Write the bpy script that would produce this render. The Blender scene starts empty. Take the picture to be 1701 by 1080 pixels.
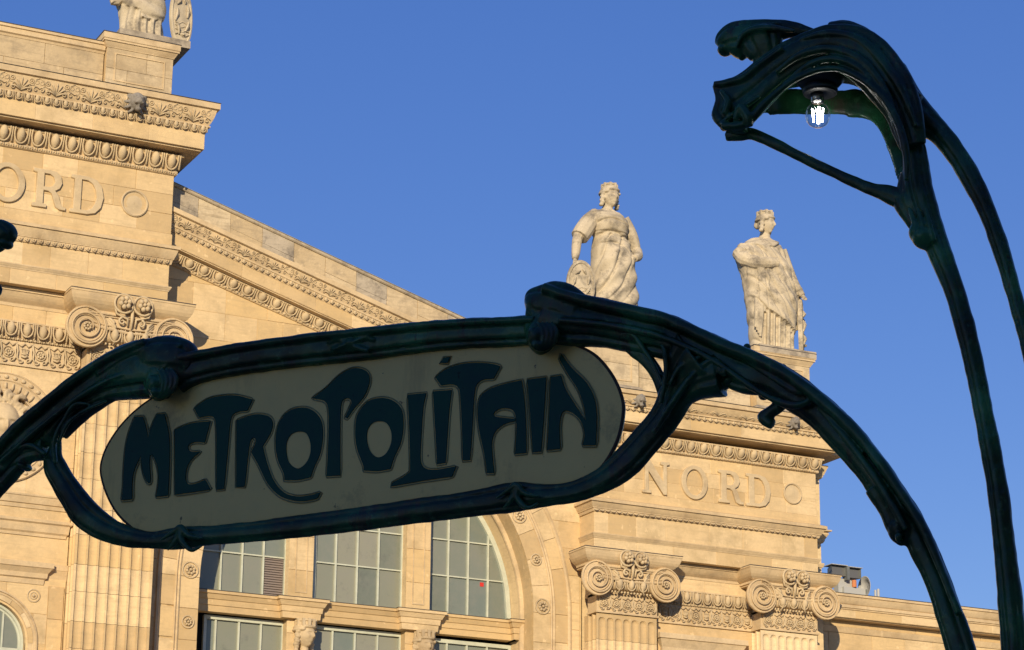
import bpy, bmesh, math, random
import numpy as np
from mathutils import Vector, Matrix, noise
PI = math.pi
rnd = random.Random(7)
scn = bpy.context.scene
COL = scn.collection

# ------------------------------------------------------------------ camera
FPX, CX, CY = 4222.1, 850.5, 540.0            # focal length in photo pixels, photo centre
YAW, PITCH, ROLL = [math.radians(a) for a in (26.296, 17.144, 0.582)]
EYE = Vector((0, 0, 1.6))
FWD = Vector((math.sin(YAW)*math.cos(PITCH), math.cos(YAW)*math.cos(PITCH), math.sin(PITCH)))
_r = Vector((math.cos(YAW), -math.sin(YAW), 0)); _u = _r.cross(FWD)
RGT = _r*math.cos(ROLL) + _u*math.sin(ROLL)
UPV = -_r*math.sin(ROLL) + _u*math.cos(ROLL)
cam_d = bpy.data.cameras.new('camera'); cam = bpy.data.objects.new('camera', cam_d); COL.objects.link(cam)
cam.matrix_world = Matrix(((RGT.x, UPV.x, -FWD.x, EYE.x), (RGT.y, UPV.y, -FWD.y, EYE.y), (RGT.z, UPV.z, -FWD.z, EYE.z), (0, 0, 0, 1)))
cam_d.sensor_fit = 'HORIZONTAL'; cam_d.sensor_width = 36.0
cam_d.lens = 36.0*FPX/1701.0
cam_d.clip_start = 0.1; cam_d.clip_end = 3000
cam_d.dof.use_dof = False
scn.camera = cam

# ------------------------------------------------------------------ sky, sun, exposure
SUN_EL, SUN_AZ_TRAVEL = math.radians(15.0), math.radians(33.0)   # light travels towards +Y, 33 deg to the right
w = bpy.data.worlds.new('World'); scn.world = w; w.use_nodes = True
nt = w.node_tree; nt.nodes.clear()
sky = nt.nodes.new('ShaderNodeTexSky'); sky.sky_type = 'NISHITA'; sky.sun_disc = False
sky.sun_elevation = SUN_EL; sky.sun_rotation = SUN_AZ_TRAVEL + PI
sky.altitude = 60; sky.air_density = 0.9; sky.dust_density = 0.0; sky.ozone_density = 3.0
hs = nt.nodes.new('ShaderNodeHueSaturation'); hs.inputs['Hue'].default_value = .530; hs.inputs['Saturation'].default_value = 1.58; hs.inputs['Value'].default_value = 1.7
bg = nt.nodes.new('ShaderNodeBackground'); bg.inputs['Strength'].default_value = 0.14
wo = nt.nodes.new('ShaderNodeOutputWorld')
gm = nt.nodes.new('ShaderNodeGamma'); gm.inputs[1].default_value = 0.6
nt.links.new(sky.outputs[0], gm.inputs[0]); nt.links.new(gm.outputs[0], hs.inputs['Color']); nt.links.new(hs.outputs[0], bg.inputs[0]); nt.links.new(bg.outputs[0], wo.inputs[0])
sd = bpy.data.lights.new('sun', 'SUN'); sun = bpy.data.objects.new('sun', sd); COL.objects.link(sun)
sd.energy = 5.0; sd.angle = math.radians(0.5); sd.color = (1.0, 0.83, 0.585)
tdir = Vector((math.sin(SUN_AZ_TRAVEL)*math.cos(SUN_EL), math.cos(SUN_AZ_TRAVEL)*math.cos(SUN_EL), -math.sin(SUN_EL)))
sun.rotation_euler = tdir.to_track_quat('-Z', 'Y').to_euler(); sun.location = (-20, -30, 40)
vs = scn.view_settings; vs.view_transform = 'Standard'; vs.look = 'None'; vs.gamma = 1.0; vs.exposure = 0.0
vs.use_curve_mapping = False
scn.render.engine = 'CYCLES'

# ------------------------------------------------------------------ helpers
def ray(x, y): return FWD + RGT*((x-CX)/FPX) - UPV*((y-CY)/FPX)
def F(x, y, Y):                       # photo point on the facade plane at depth Y -> (X, Z)
    d = ray(x, y); p = EYE + d*(Y/d.y); return p.x, p.z
SA = math.radians(-52.5)              # the metro sign's own plane
S0 = EYE + ray(602, 731)*6.5
SS = Vector((math.cos(SA), math.sin(SA), 0)); SN = Vector((math.sin(SA), -math.cos(SA), 0))
def S(x, y, d=0.0):                   # photo point on the sign plane (moved d towards the street) -> (s, z)
    r = ray(x, y); t = ((S0 + SN*d - EYE).dot(SN))/r.dot(SN); p = EYE + r*t
    return (p-S0).dot(SS), p.z - S0.z
def SW(s, z, d=0.0): return S0 + SS*s + SN*d + Vector((0, 0, z))

def props(o, label=None, cat=None, group=None, kind=None):
    if label: o['label'] = label
    if cat: o['category'] = cat
    if group: o['group'] = group
    if kind: o['kind'] = kind
    return o
def empty(name, loc=(0, 0, 0), parent=None):
    o = bpy.data.objects.new(name, None); COL.objects.link(o); o.location = loc; o.empty_display_size = .2
    if parent: o.parent = parent
    return o
def link(name, me, parent=None, loc=None, rot=None, scale=None, offset_parent=True):
    o = bpy.data.objects.new(name, me); COL.objects.link(o)
    if parent is not None:
        o.parent = parent
    if loc is not None: o.location = loc
    if rot is not None: o.rotation_euler = rot
    if scale is not None: o.scale = scale
    return o
def clean_name(n): return n
class MB:
    def __init__(s): s.v = []; s.f = []; s.m = []; s.mi = 0
    def add(s, v, f):
        b = len(s.v); s.v += [tuple(p) for p in v]; s.f += [tuple(i+b for i in q) for q in f]; s.m += [s.mi]*len(f); return s
    def box(s, x0, x1, y0, y1, z0, z1):
        v = [(x, y, z) for z in (z0, z1) for y in (y0, y1) for x in (x0, x1)]
        return s.add(v, [(0, 2, 3, 1), (4, 5, 7, 6), (0, 1, 5, 4), (2, 6, 7, 3), (0, 4, 6, 2), (1, 3, 7, 5)])
    def ell(s, c, r, nu=10, nv=6, M=None):
        v = []; f = []
        for j in range(nv+1):
            t = PI*j/nv
            for i in range(nu):
                a = 2*PI*i/nu; p = Vector((r[0]*math.sin(t)*math.cos(a), r[1]*math.sin(t)*math.sin(a), r[2]*math.cos(t)))
                if M: p = M @ p
                v.append((p.x+c[0], p.y+c[1], p.z+c[2]))
        for j in range(nv):
            for i in range(nu):
                a = j*nu+i; b = j*nu+(i+1) % nu; f.append((a, a+nu, b+nu, b))
        return s.add(v, f)
    def tube(s, pts, rad, n=6, cap=True, closed=False, prof=None, up=None, flat=1.0):
        P = [Vector(p) for p in pts]; N = len(P)
        if not hasattr(rad, '__len__'): rad = [rad]*N
        v = []; f = []
        nrm = Vector(up) if up else None
        for i in range(N):
            if closed: t = P[(i+1) % N]-P[i-1]
            else: t = P[min(i+1, N-1)]-P[max(i-1, 0)]
            if t.length < 1e-9: t = Vector((0, 0, 1))
            t.normalize()
            if up: a = Vector(up)
            elif nrm is None: a = Vector((0, 0, 1)) if abs(t.z) < .9 else Vector((1, 0, 0))
            else: a = nrm
            b = t.cross(a); b.normalize(); nn = b.cross(t); nn.normalize()
            if not up: nrm = nn
            for k in range(n):
                th = 2*PI*k/n; q = 1.0 if prof is None else prof[k]
                v.append(P[i] + (b*math.cos(th) + nn*math.sin(th)*flat)*rad[i]*q)
        M = N if closed else N-1
        for i in range(M):
            for k in range(n):
                a = i*n+k; b = i*n+(k+1) % n; c = ((i+1) % N)*n+(k+1) % n; d = ((i+1) % N)*n+k
                f.append((a, b, c, d))
        if cap and not closed:
            f.append(tuple(range(n-1, -1, -1))); f.append(tuple((N-1)*n+k for k in range(n)))
        return s.add(v, f)
    def prism(s, poly, y0, y1):          # poly in (x,z), extruded along y
        n = len(poly); v = [(x, y0, z) for x, z in poly]+[(x, y1, z) for x, z in poly]
        return s.add(v, [tuple(range(n)), tuple(range(2*n-1, n-1, -1))]+[(i, i+n, (i+1) % n+n, (i+1) % n) for i in range(n)])
    def xf(s, M, start=0):
        for i in range(start, len(s.v)):
            p = M @ Vector(s.v[i]); s.v[i] = (p.x, p.y, p.z)
        return s
    def mesh(s, name, mats, smooth=False, angle=None):
        me = bpy.data.meshes.new(name); me.from_pydata(s.v, [], s.f); me.update()
        if not isinstance(mats, (list, tuple)): mats = [mats]
        for m in mats: me.materials.append(m)
        if len(mats) > 1: me.polygons.foreach_set('material_index', s.m)
        bm = bmesh.new(); bm.from_mesh(me); bmesh.ops.recalc_face_normals(bm, faces=bm.faces); bm.to_mesh(me); bm.free()
        if smooth:
            me.polygons.foreach_set('use_smooth', [True]*len(me.polygons))
            if angle: me.set_sharp_from_angle(angle=math.radians(angle))
        return me
    def build(s, name, mats, parent=None, smooth=False, angle=None, **k):
        return link(name, s.mesh(name, mats, smooth, angle), parent, **k)

def remesh(mb, name, mat, voxel, smooth_it=2, parent=None, disp=None):
    """fuse the overlapping volumes of mb into one continuous skin"""
    me = mb.mesh('tmp', mat); o = bpy.data.objects.new('tmp', me); COL.objects.link(o)
    m = o.modifiers.new('r', 'REMESH'); m.mode = 'VOXEL'; m.voxel_size = voxel; m.adaptivity = 0
    if smooth_it:
        q = o.modifiers.new('s', 'SMOOTH'); q.factor = .5; q.iterations = smooth_it
    dg = bpy.context.evaluated_depsgraph_get(); dg.update()
    nm = bpy.data.meshes.new_from_object(o.evaluated_get(dg)); nm.name = name
    bpy.data.objects.remove(o); bpy.data.meshes.remove(me)
    if not nm.materials: nm.materials.append(mat)
    nm.polygons.foreach_set('use_smooth', [True]*len(nm.polygons))
    return link(name, nm, parent)

def cr(P, n=6, closed=False):
    """Catmull-Rom through P; a point whose last value is the string 'c' is a sharp corner"""
    pts = [(tuple(p[:-1]), True) if p[-1] == 'c' else (tuple(p), False) for p in P]
    N = len(pts); out = []
    rng = range(N) if closed else range(N-1)
    for i in rng:
        p1, c1 = pts[i]; p2, c2 = pts[(i+1) % N]
        p0 = pts[i-1][0] if (closed or i > 0) else p1
        p3 = pts[(i+2) % N][0] if (closed or i+2 < N) else p2
        if c1: p0 = p1
        if c2: p3 = p2
        if c1 and c2: out.append(p1); continue
        for k in range(n):
            t = k/n; t2 = t*t; t3 = t2*t
            out.append(tuple(.5*((2*b)+(-a+c)*t+(2*a-5*b+4*c-d)*t2+(-a+3*b-3*c+d)*t3) for a, b, c, d in zip(p0, p1, p2, p3)))
    if not closed: out.append(pts[-1][0])
    return out

def flat_shape(loops, depth, name, mat, bevel=0.0):
    """outlines (x,y) with holes -> solid plate mesh in the local xy plane, thickness depth"""
    cu = bpy.data.curves.new('c', 'CURVE'); cu.dimensions = '2D'; cu.fill_mode = 'BOTH'
    cu.extrude = depth/2-bevel; cu.bevel_depth = bevel; cu.bevel_resolution = 1
    for L in loops:
        sp = cu.splines.new('POLY'); sp.points.add(len(L)-1)
        for p, q in zip(sp.points, L): p.co = (q[0], q[1], 0, 1)
        sp.use_cyclic_u = True
    o = bpy.data.objects.new('c', cu); COL.objects.link(o)
    dg = bpy.context.evaluated_depsgraph_get(); dg.update()
    me = bpy.data.meshes.new_from_object(o.evaluated_get(dg)); me.name = name
    bpy.data.objects.remove(o); bpy.data.curves.remove(cu)
    me.materials.clear(); me.materials.append(mat)
    return me

def mould(name, prof, path, mat, parent, caps=True, smooth=False):
    """prof: closed loop of (projection, z); path: plan points, outward side on the right of travel"""
    n = len(path); N = []
    for i in range(n-1):
        dx, dy = path[i+1][0]-path[i][0], path[i+1][1]-path[i][1]; L = math.hypot(dx, dy); N.append((dy/L, -dx/L))
    v = []
    for i in range(n):
        a = N[max(i-1, 0)]; b = N[min(i, n-2)]; k = 1+a[0]*b[0]+a[1]*b[1]
        m = ((a[0]+b[0])/k, (a[1]+b[1])/k)
        for p, z in prof: v.append((path[i][0]+m[0]*p, path[i][1]+m[1]*p, z))
    k = len(prof); f = []
    for i in range(n-1):
        for j in range(k): f.append((i*k+j, i*k+(j+1) % k, (i+1)*k+(j+1) % k, (i+1)*k+j))
    if caps: f += [tuple(range(k)), tuple((n-1)*k+j for j in range(k-1, -1, -1))]
    return MB().add(v, f).build(name, mat, parent)

def arc(p0, p1, bulge, n=4):
    """points from p0 to p1 on a bulged curve (for ogee / ovolo / cavetto profiles)"""
    out = []; dx, dy = p1[0]-p0[0], p1[1]-p0[1]
    for i in range(n+1):
        t = i/n; b = math.sin(t*PI)*bulge; out.append((p0[0]+dx*t+dy*b, p0[1]+dy*t-dx*b))
    return out

# ------------------------------------------------------------------ materials
def mat_new(name):
    m = bpy.data.materials.new(name); m.use_nodes = True; t = m.node_tree
    b = t.nodes['Principled BSDF']; return m, t, b
def N_(t, typ, **k):
    n = t.nodes.new(typ)
    for a, b in k.items(): setattr(n, a, b)
    return n
def ramp(t, fac, stops):
    r = N_(t, 'ShaderNodeValToRGB'); e = r.color_ramp.elements
    while len(e) < len(stops): e.new(.5)
    for q, (p, c) in zip(e, stops): q.position = p; q.color = (*c, 1) if len(c) == 3 else c
    t.links.new(fac, r.inputs[0]); return r.outputs[0]
def noise_(t, scale, detail=4, rough=.6, vec=None, stretch=None):
    if vec is None: vec = N_(t, 'ShaderNodeNewGeometry').outputs['Position']
    if stretch:
        mp = N_(t, 'ShaderNodeMapping'); mp.inputs['Scale'].default_value = stretch; t.links.new(vec, mp.inputs[0]); vec = mp.outputs[0]
    n = N_(t, 'ShaderNodeTexNoise'); n.inputs['Scale'].default_value = scale; n.inputs['Detail'].default_value = detail; n.inputs['Roughness'].default_value = rough
    t.links.new(vec, n.inputs['Vector']); return n.outputs[0]
def mix(t, fac, a, b, mode='MIX'):
    m = N_(t, 'ShaderNodeMix', data_type='RGBA', blend_type=mode)
    for s_, val in ((0, fac), (6, a), (7, b)):
        if isinstance(val, (int, float)): m.inputs[s_].default_value = val
        elif isinstance(val, tuple): m.inputs[s_].default_value = (*val, 1)
        else: t.links.new(val, m.inputs[s_])
    return m.outputs[2]
def mrange(t, v, a, b, c=0, d=1):
    m = N_(t, 'ShaderNodeMapRange'); t.links.new(v, m.inputs[0])
    for i, q in enumerate((a, b, c, d)): m.inputs[i+1].default_value = q
    return m.outputs[0]
def bump(t, b, h, strength, dist, prev=None):
    n = N_(t, 'ShaderNodeBump'); n.inputs['Strength'].default_value = strength; n.inputs['Distance'].default_value = dist
    t.links.new(h, n.inputs['Height'])
    if prev: t.links.new(prev, n.inputs['Normal'])
    t.links.new(n.outputs[0], b.inputs['Normal']); return n.outputs[0]

def stone_mat(name, base, dark, var=.5, grime=.12, streak=.45, grey=(.13, .115, .10)):
    m, t, b = mat_new(name)
    oi = N_(t, 'ShaderNodeObjectInfo').outputs['Random']
    big = noise_(t, .9, 5, .65)
    fine = noise_(t, 9, 6, .7)
    col = ramp(t, mrange(t, big, .3, .7), [(0, dark), (.45, base), (1, tuple(min(.85, c*1.16) for c in base))])
    col = mix(t, mrange(t, oi, 0, 1, 0, var), col, ramp(t, oi, [(0, tuple(c*1.15 for c in base)), (.3, base), (.55, (base[0]*.86, base[1]*.79, base[2]*.66)), (.72, (base[0]*.68, base[1]*.62, base[2]*.52)), (.85, (base[0]*.95, base[1]*.88, base[2]*.72)), (1, (base[0]*1.14, base[1]*1.2, base[2]*1.3))]))
    st = noise_(t, 1.6, 5, .7, stretch=(.55, .55, 5.0))
    col = mix(t, mrange(t, st, .5, .72, 0, streak), col, mix(t, .5, dark, tuple(c*.62 for c in base)))
    col = mix(t, mrange(t, fine, .35, .65, .0, .28), col, tuple(c*.7 for c in base))
    # pale mortar / lime flecks
    vo = noise_(t, 3.3, 3, .5)
    col = mix(t, mrange(t, vo, .66, .74, 0, .45), col, tuple(min(.9, c*1.3) for c in base))
    if grime:
        g = noise_(t, 1.3, 6, .75)
        col = mix(t, mrange(t, g, .48, .64, 0, grime), col, grey)
    t.links.new(col, b.inputs['Base Color']); b.inputs['Roughness'].default_value = .93
    b.inputs['Specular IOR Level'].default_value = .15
    n1 = bump(t, b, fine, .35, .03)
    bump(t, b, noise_(t, 30, 4, .7), .3, .012, n1)
    return m
ST = stone_mat('limestone', (.69, .52, .295), (.45, .335, .18), var=.95)
ST3 = stone_mat('weathered_limestone', (.58, .46, .29), (.38, .29, .18), var=.6, grime=.5, streak=.8, grey=(.25, .20, .14))
ST2 = stone_mat('limestone_moulding', (.63, .48, .285), (.44, .32, .18), var=.3, grime=.3, streak=.3, grey=(.30, .24, .17))
STD = stone_mat('weathered_ledge_stone', (.46, .39, .29), (.24, .20, .15), var=.4, grime=.75, streak=.5, grey=(.17, .145, .12))
STO = stone_mat('carved_stone', (.58, .455, .28), (.40, .30, .18), var=.1, grime=.2, streak=.15, grey=(.28, .23, .17))
STAT = stone_mat('statue_stone', (.56, .475, .335), (.38, .315, .215), var=.05, grime=.9, streak=.2, grey=(.19, .165, .13))
GREYST = stone_mat('grey_carved_stone', (.27, .245, .21), (.15, .135, .115), var=.1, grime=.6)

def simple(name, col, rough=.5, metal=0, bumps=None, spec=.5, var=None):
    m, t, b = mat_new(name); b.inputs['Roughness'].default_value = rough; b.inputs['Metallic'].default_value = metal
    b.inputs['Specular IOR Level'].default_value = spec
    if var:
        c = mix(t, mrange(t, noise_(t, var[0], 5, .65), .35, .65), col, var[1]); t.links.new(c, b.inputs['Base Color'])
    else: b.inputs['Base Color'].default_value = (*col, 1)
    if bumps: bump(t, b, noise_(t, bumps[0], 4, .6), bumps[1], bumps[2])
    return m
WINP = simple('pale_green_paint', (.56, .58, .46), .55, var=(2.5, (.46, .48, .38)))
ZINC = simple('zinc', (.42, .42, .40), .5, .3, var=(1.5, (.27, .27, .26)))
LEAD = simple('dark_lead_flashing', (.07, .06, .055), .7)
ROOFM = simple('roof_zinc', (.2, .21, .22), .5, .2)
LGREY = simple('grey_metal_paint', (.17, .18, .18), .5, var=(5, (.11, .12, .12)))
LGREY2 = simple('light_grey_metal', (.42, .42, .40), .5)
LOUV = simple('louvre_paint', (.26, .215, .19), .6)
BLACK = simple('black_gap', (.01, .01, .01), .9)
REDS = simple('red_sticker', (.6, .03, .02), .5)
ORNG = simple('orange_pot', (.55, .2, .08), .8)
def pane_mat():
    m, t, b = mat_new('dusty_window_glass')
    oi = N_(t, 'ShaderNodeObjectInfo').outputs['Random']
    c = ramp(t, oi, [(0, (.15, .17, .135)), (.3, (.235, .24, .18)), (.5, (.16, .19, .165)), (.75, (.27, .265, .20)), (1, (.19, .21, .16))])
    d = noise_(t, 2.2, 6, .7)
    c = mix(t, mrange(t, d, .45, .75, 0, .45), c, (.25, .24, .2))
    c = mix(t, mrange(t, noise_(t, 1.2, 6, .8), .56, .72, 0, .5), c, (.10, .105, .09))
    t.links.new(c, b.inputs['Base Color']); b.inputs['Roughness'].default_value = .22
    b.inputs['Specular IOR Level'].default_value = .5
    bump(t, b, noise_(t, .8, 2, .5), .15, .05)
    return m
PANE = pane_mat()
def iron_mat():
    m, t, b = mat_new('verdigris_painted_iron')
    pos = N_(t, 'ShaderNodeNewGeometry').outputs['Position']
    a = noise_(t, 5, 5, .6); f = noise_(t, 40, 4, .65)
    c = ramp(t, mrange(t, a, .3, .7), [(0, (.003, .009, .005)), (.35, (.007, .030, .012)), (.7, (.016, .085, .034)), (1, (.042, .18, .075))])
    lp = noise_(t, 11, 6, .75, stretch=(1, 1, .35))
    c = mix(t, mrange(t, lp, .55, .62, 0, .85), c, (.030, .024, .017))
    c = mix(t, mrange(t, f, .58, .7, 0, .55), c, (.06, .13, .065))
    pt = N_(t, 'ShaderNodeNewGeometry').outputs['Pointiness']
    c = mix(t, mrange(t, pt, .52, .60, 0, .5), c, (.07, .18, .09))
    t.links.new(c, b.inputs['Base Color'])
    t.links.new(mrange(t, a, .3, .7, .42, .22), b.inputs['Roughness'])
    b.inputs['Specular IOR Level'].default_value = .30
    n1 = bump(t, b, f, .22, .004); bump(t, b, noise_(t, 14, 4, .6), .35, .006, n1)
    return m
IRON = iron_mat()
def enamel(name, c0, c1, spot, amt, sp_=.22):
    m, t, b = mat_new(name)
    c = mix(t, mrange(t, noise_(t, 3, 6, .7), .35, .7), c0, c1)
    c = mix(t, mrange(t, noise_(t, 4.5, 8, .8), .54, .70, 0, amt), c, spot)
    c = mix(t, mrange(t, noise_(t, 6, 6, .7, stretch=(1, 1, .18)), .56, .72, 0, amt*.7), c, spot)
    sp = noise_(t, 38, 3, .6); c = mix(t, mrange(t, sp, .70, .73, 0, .8), c, tuple(q*.4 for q in spot))
    t.links.new(c, b.inputs['Base Color']); b.inputs['Roughness'].default_value = .3; b.inputs['Specular IOR Level'].default_value = sp_
    bump(t, b, noise_(t, 6, 4, .6), .1, .006)
    return m
ENAM = enamel('cream_enamel', (.74, .55, .19), (.64, .49, .18), (.17, .12, .055), .55)
ENLET = enamel('dark_green_enamel', (.004, .058, .032), (.004, .036, .032), (.01, .04, .03), .3, .12)
ENLINE = enamel('letter_outline_enamel', (.22, .23, .12), (.30, .28, .13), (.08, .09, .06), .3)
GRIME = simple('sign_edge_rust', (.05, .03, .02), .8)
# ================================================================== THE STATION
Y0 = 85.0      # pilaster / attic face
YB = 85.7      # bay between pilasters
YW = 86.15     # gable wall
YG = 87.9      # glazing
STN = empty('railway_station', (36, YW, 0))
props(STN, 'golden limestone railway station with carved cornices and a great arched window behind the metro sign', 'building')
def part(o):           # make o a child of the station without moving it
    o.parent = STN; o.matrix_parent_inverse = Matrix.Translation((-36, -YW, 0)); return o
def P(mb, name, mat, **k): return part(mb.build(name, mat, **k))
def PM(name, prof, path, mat=ST2): return part(mould(name, prof, path, mat, None))

# ---- masonry blocks
def clip(poly, a, b, c):        # keep a*x+b*z<=c
    out = []
    for i in range(len(poly)):
        p, q = poly[i], poly[(i+1) % len(poly)]
        dp, dq = a*p[0]+b*p[1]-c, a*q[0]+b*q[1]-c
        if dp <= 0: out.append(p)
        if dp*dq < 0:
            t = dp/(dp-dq); out.append((p[0]+(q[0]-p[0])*t, p[1]+(q[1]-p[1])*t))
    return out
def area(p): return abs(sum(p[i][0]*p[(i+1) % len(p)][1]-p[(i+1) % len(p)][0]*p[i][1] for i in range(len(p))))/2
def stone(poly, Y, parent, mat=ST, name='stone', gap=.005, back=.05):
    if len(poly) < 3 or area(poly) < .03: return None
    cx = sum(p[0] for p in poly)/len(poly); cz = sum(p[1] for p in poly)/len(poly)
    def inset(d):
        r = []
        for x, z in poly:
            L = math.hypot(x-cx, z-cz) or 1; r.append((x-(x-cx)/L*d*1.4, z-(z-cz)/L*d*1.4))
        return r
    n = len(poly); A = inset(gap+.008); B = inset(gap); j = rnd.uniform(-.006, .006)
    t1, t2 = rnd.uniform(-.003, .003), rnd.uniform(-.003, .003)
    v = [(x, Y+j+t1*(x-cx)+t2*(z-cz), z) for x, z in A]+[(x, Y+.012+j, z) for x, z in B]+[(x, Y+back, z) for x, z in B]
    f = [tuple(range(n))]+[(i, i+n, (i+1) % n+n, (i+1) % n) for i in range(n)]+[(i+n, i+2*n, (i+1) % n+2*n, (i+1) % n+n) for i in range(n)]
    me = bpy.data.meshes.new('stone'); me.from_pydata(v, [], f); me.materials.append(mat)
    o = link(name, me); o.parent = parent; o.matrix_parent_inverse = Matrix.Translation((-36, -YW, 0)) if parent is STN else (parent.matrix_basis.inverted() @ Matrix())
    if parent is not STN: o.matrix_parent_inverse = Matrix.Translation((0, 0, 0))
    return o
def courses(x0, x1, zs, Y, parent, mat=ST, avg=1.5, keep=None, seed=0, jit=.35):
    r = random.Random(seed)
    for i in range(len(zs)-1):
        z0, z1 = zs[i], zs[i+1]; xs = [x0]; x = x0 + avg*r.uniform(.35, 1.1)
        while x < x1-avg*.4: xs.append(x); x += avg*r.uniform(1-jit, 1+jit)
        xs.append(x1)
        for a, b in zip(xs, xs[1:]):
            p = [(a, z0), (b, z0), (b, z1), (a, z1)]
            if keep: p = keep(p)
            if p and len(p) >= 3: stone(p, Y, parent, mat)
def wallpart(name, x0, x1, z0, z1, Y, mat=ST, depth=.4):
    return P(MB().box(x0, x1, Y, Y+depth, z0, z1), name, mat)

# ---- repeated carved units (local: x right, z up, -y towards the street)
def egg_mesh(name, w_, h_, d_, lean=.3, seg=10):
    mb = MB()
    mb.ell((0, -d_*.25, h_*.53), (w_*.25, d_*.85, h_*.46), seg, 8)
    mb.ell((0, -d_*.15, h_*.30), (w_*.17, d_*.7, h_*.27), seg, 6)
    U = [(-w_*.36, h_*.98), (-w_*.385, h_*.6), (-w_*.30, h_*.22), (-w_*.14, h_*.04), (0, 0), (w_*.14, h_*.04), (w_*.30, h_*.22), (w_*.385, h_*.6), (w_*.36, h_*.98)]
    mb.tube([(x, -d_*.3, z) for x, z in cr(U, 2)], w_*.055, 5)
    mb.tube([(w_*.5, -d_*.28, h_*.98), (w_*.5, -d_*.3, h_*.5), (w_*.5, -d_*.2, h_*.05)], [w_*.045, w_*.04, w_*.075], 5)
    for i, p in enumerate(mb.v): mb.v[i] = (p[0], p[1]-lean*h_*(p[2]/h_), p[2])
    return mb.mesh(name, STO, True)
def petal_flower(mb, c, r, n=6, d=.06, petal=.33):
    for k in range(n):
        a = 2*PI*k/n+.3; mb.ell((c[0]+r*.6*math.cos(a), c[1]-d*.5, c[2]+r*.6*math.sin(a)), (r*petal, d, r*petal), 8, 5)
    mb.ell((c[0], c[1]-d*.9, c[2]), (r*.26, d*.9, r*.26), 8, 5)
def scroll(mb, c, r, turns, d0, rad, n=22, a0=0, sgn=1, y=0):
    pts = []; rr = []
    for i in range(n+1):
        t = i/n; a = a0+sgn*2*PI*turns*t; q = r*(1-.82*t)
        pts.append((c[0]+q*math.cos(a), y-d0, c[1]+q*math.sin(a))); rr.append(rad*(1-.5*t))
    mb.tube(pts, rr, 5); return pts
def ring(mb, c, r, rad, y, n=18, seg=5):
    mb.tube([(c[0]+r*math.cos(2*PI*i/n), y, c[1]+r*math.sin(2*PI*i/n)) for i in range(n)], rad, seg, closed=True)
def palmette_mesh(name, w_, h_, lean=.3, rich=True):
    mb = MB()
    for k in range(-3, 4):
        a = k*.36; L = h_*(.9-abs(k)*.05)
        pts = [(0, -.02, .05*h_), (L*.45*math.sin(a), -.055, .05*h_+L*.45*math.cos(a)), (L*.75*math.sin(a*1.1), -.06, .05*h_+L*.72*math.cos(a*1.1)), (L*.86*math.sin(a*1.3), -.05, .05*h_+L*.86*math.cos(a*1.3))]
        mb.tube(pts, [h_*.03, h_*.05, h_*.062, h_*.03], 5)
    for sg in (-1, 1):
        ring(mb, (sg*w_*.27, h_*.70), h_*.13, h_*.035, -.05, 12)
        mb.ell((sg*w_*.27, -.05, h_*.70), (h_*.055, .04, h_*.055), 6, 4)
        ring(mb, (sg*w_*.43, h_*.66), h_*.11, h_*.03, -.04, 10)
        scroll(mb, (sg*w_*.22, h_*.20), h_*.17, 1.2, .045, h_*.04, 14, a0=PI/2, sgn=-sg)
        scroll(mb, (sg*w_*.41, h_*.24), h_*.15, 1.1, .045, h_*.036, 12, a0=PI/2, sgn=sg)
        mb.tube([(sg*w_*.02, -.03, .04), (sg*w_*.18, -.05, h_*.40), (sg*w_*.34, -.04, h_*.48), (sg*w_*.5, -.05, h_*.30)], h_*.028, 5)
        mb.tube([(sg*w_*.34, -.04, h_*.48), (sg*w_*.38, -.05, h_*.8), (sg*w_*.5, -.04, h_*.92)], h_*.03, 5)
    for i, p in enumerate(mb.v): mb.v[i] = (p[0], p[1]-lean*h_*(p[2]/h_), p[2])
    return mb.mesh(name, STO, True)
def garland_mesh(name, w_, h_, crown=False):
    """square field of the necking: rosette or little crown held between scrolls"""
    mb = MB()
    if crown:
        for k in range(-2, 3): mb.tube([(k*w_*.07, -.03, h_*.35), (k*w_*.10, -.06, h_*.62)], [.03, .02], 5); mb.ell((k*w_*.10, -.06, h_*.66), (.03, .03, .03), 6, 4)
        mb.tube([(-w_*.2, -.04, h_*.34), (0, -.07, h_*.28), (w_*.2, -.04, h_*.34)], .04, 5)
        mb.tube([(-w_*.22, -.04, h_*.46), (0, -.07, h_*.42), (w_*.22, -.04, h_*.46)], .025, 5)
    else:
        petal_flower(mb, (0, -.01, h_*.48), h_*.2, 7, .05)
        ring(mb, (0, h_*.48), h_*.24, .022, -.03, 14)
    for sg in (-1, 1):
        mb.tube([(sg*w_*.5, -.02, h_*.95), (sg*w_*.42, -.05, h_*.55), (sg*w_*.46, -.05, h_*.25), (sg*w_*.3, -.05, h_*.08)], [.03, .035, .035, .03], 5)
        scroll(mb, (sg*w_*.24, h_*.12), h_*.12, 1.0, .045, .03, 10, a0=0, sgn=sg)
    mb.tube([(-w_*.45, -.03, h_*.9), (-w_*.2, -.05, h_*.78), (0, -.05, h_*.93), (w_*.2, -.05, h_*.78), (w_*.45, -.03, h_*.9)], .028, 5)
    return mb.mesh(name, STO, True)
def row(mesh, name, x0, x1, n, y, z, parent=None, slope=0, sc=1, skip=()):
    for i in range(n):
        x = x0+(x1-x0)*(i+.5)/n
        if i in skip: continue
        o = link(name, mesh, STN, (x-36, y-YW, z+slope*(x-x0)), (0, math.atan(-slope), 0) if slope else (0, 0, 0), (sc, sc, sc) if not hasattr(sc, '__len__') else sc)
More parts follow.
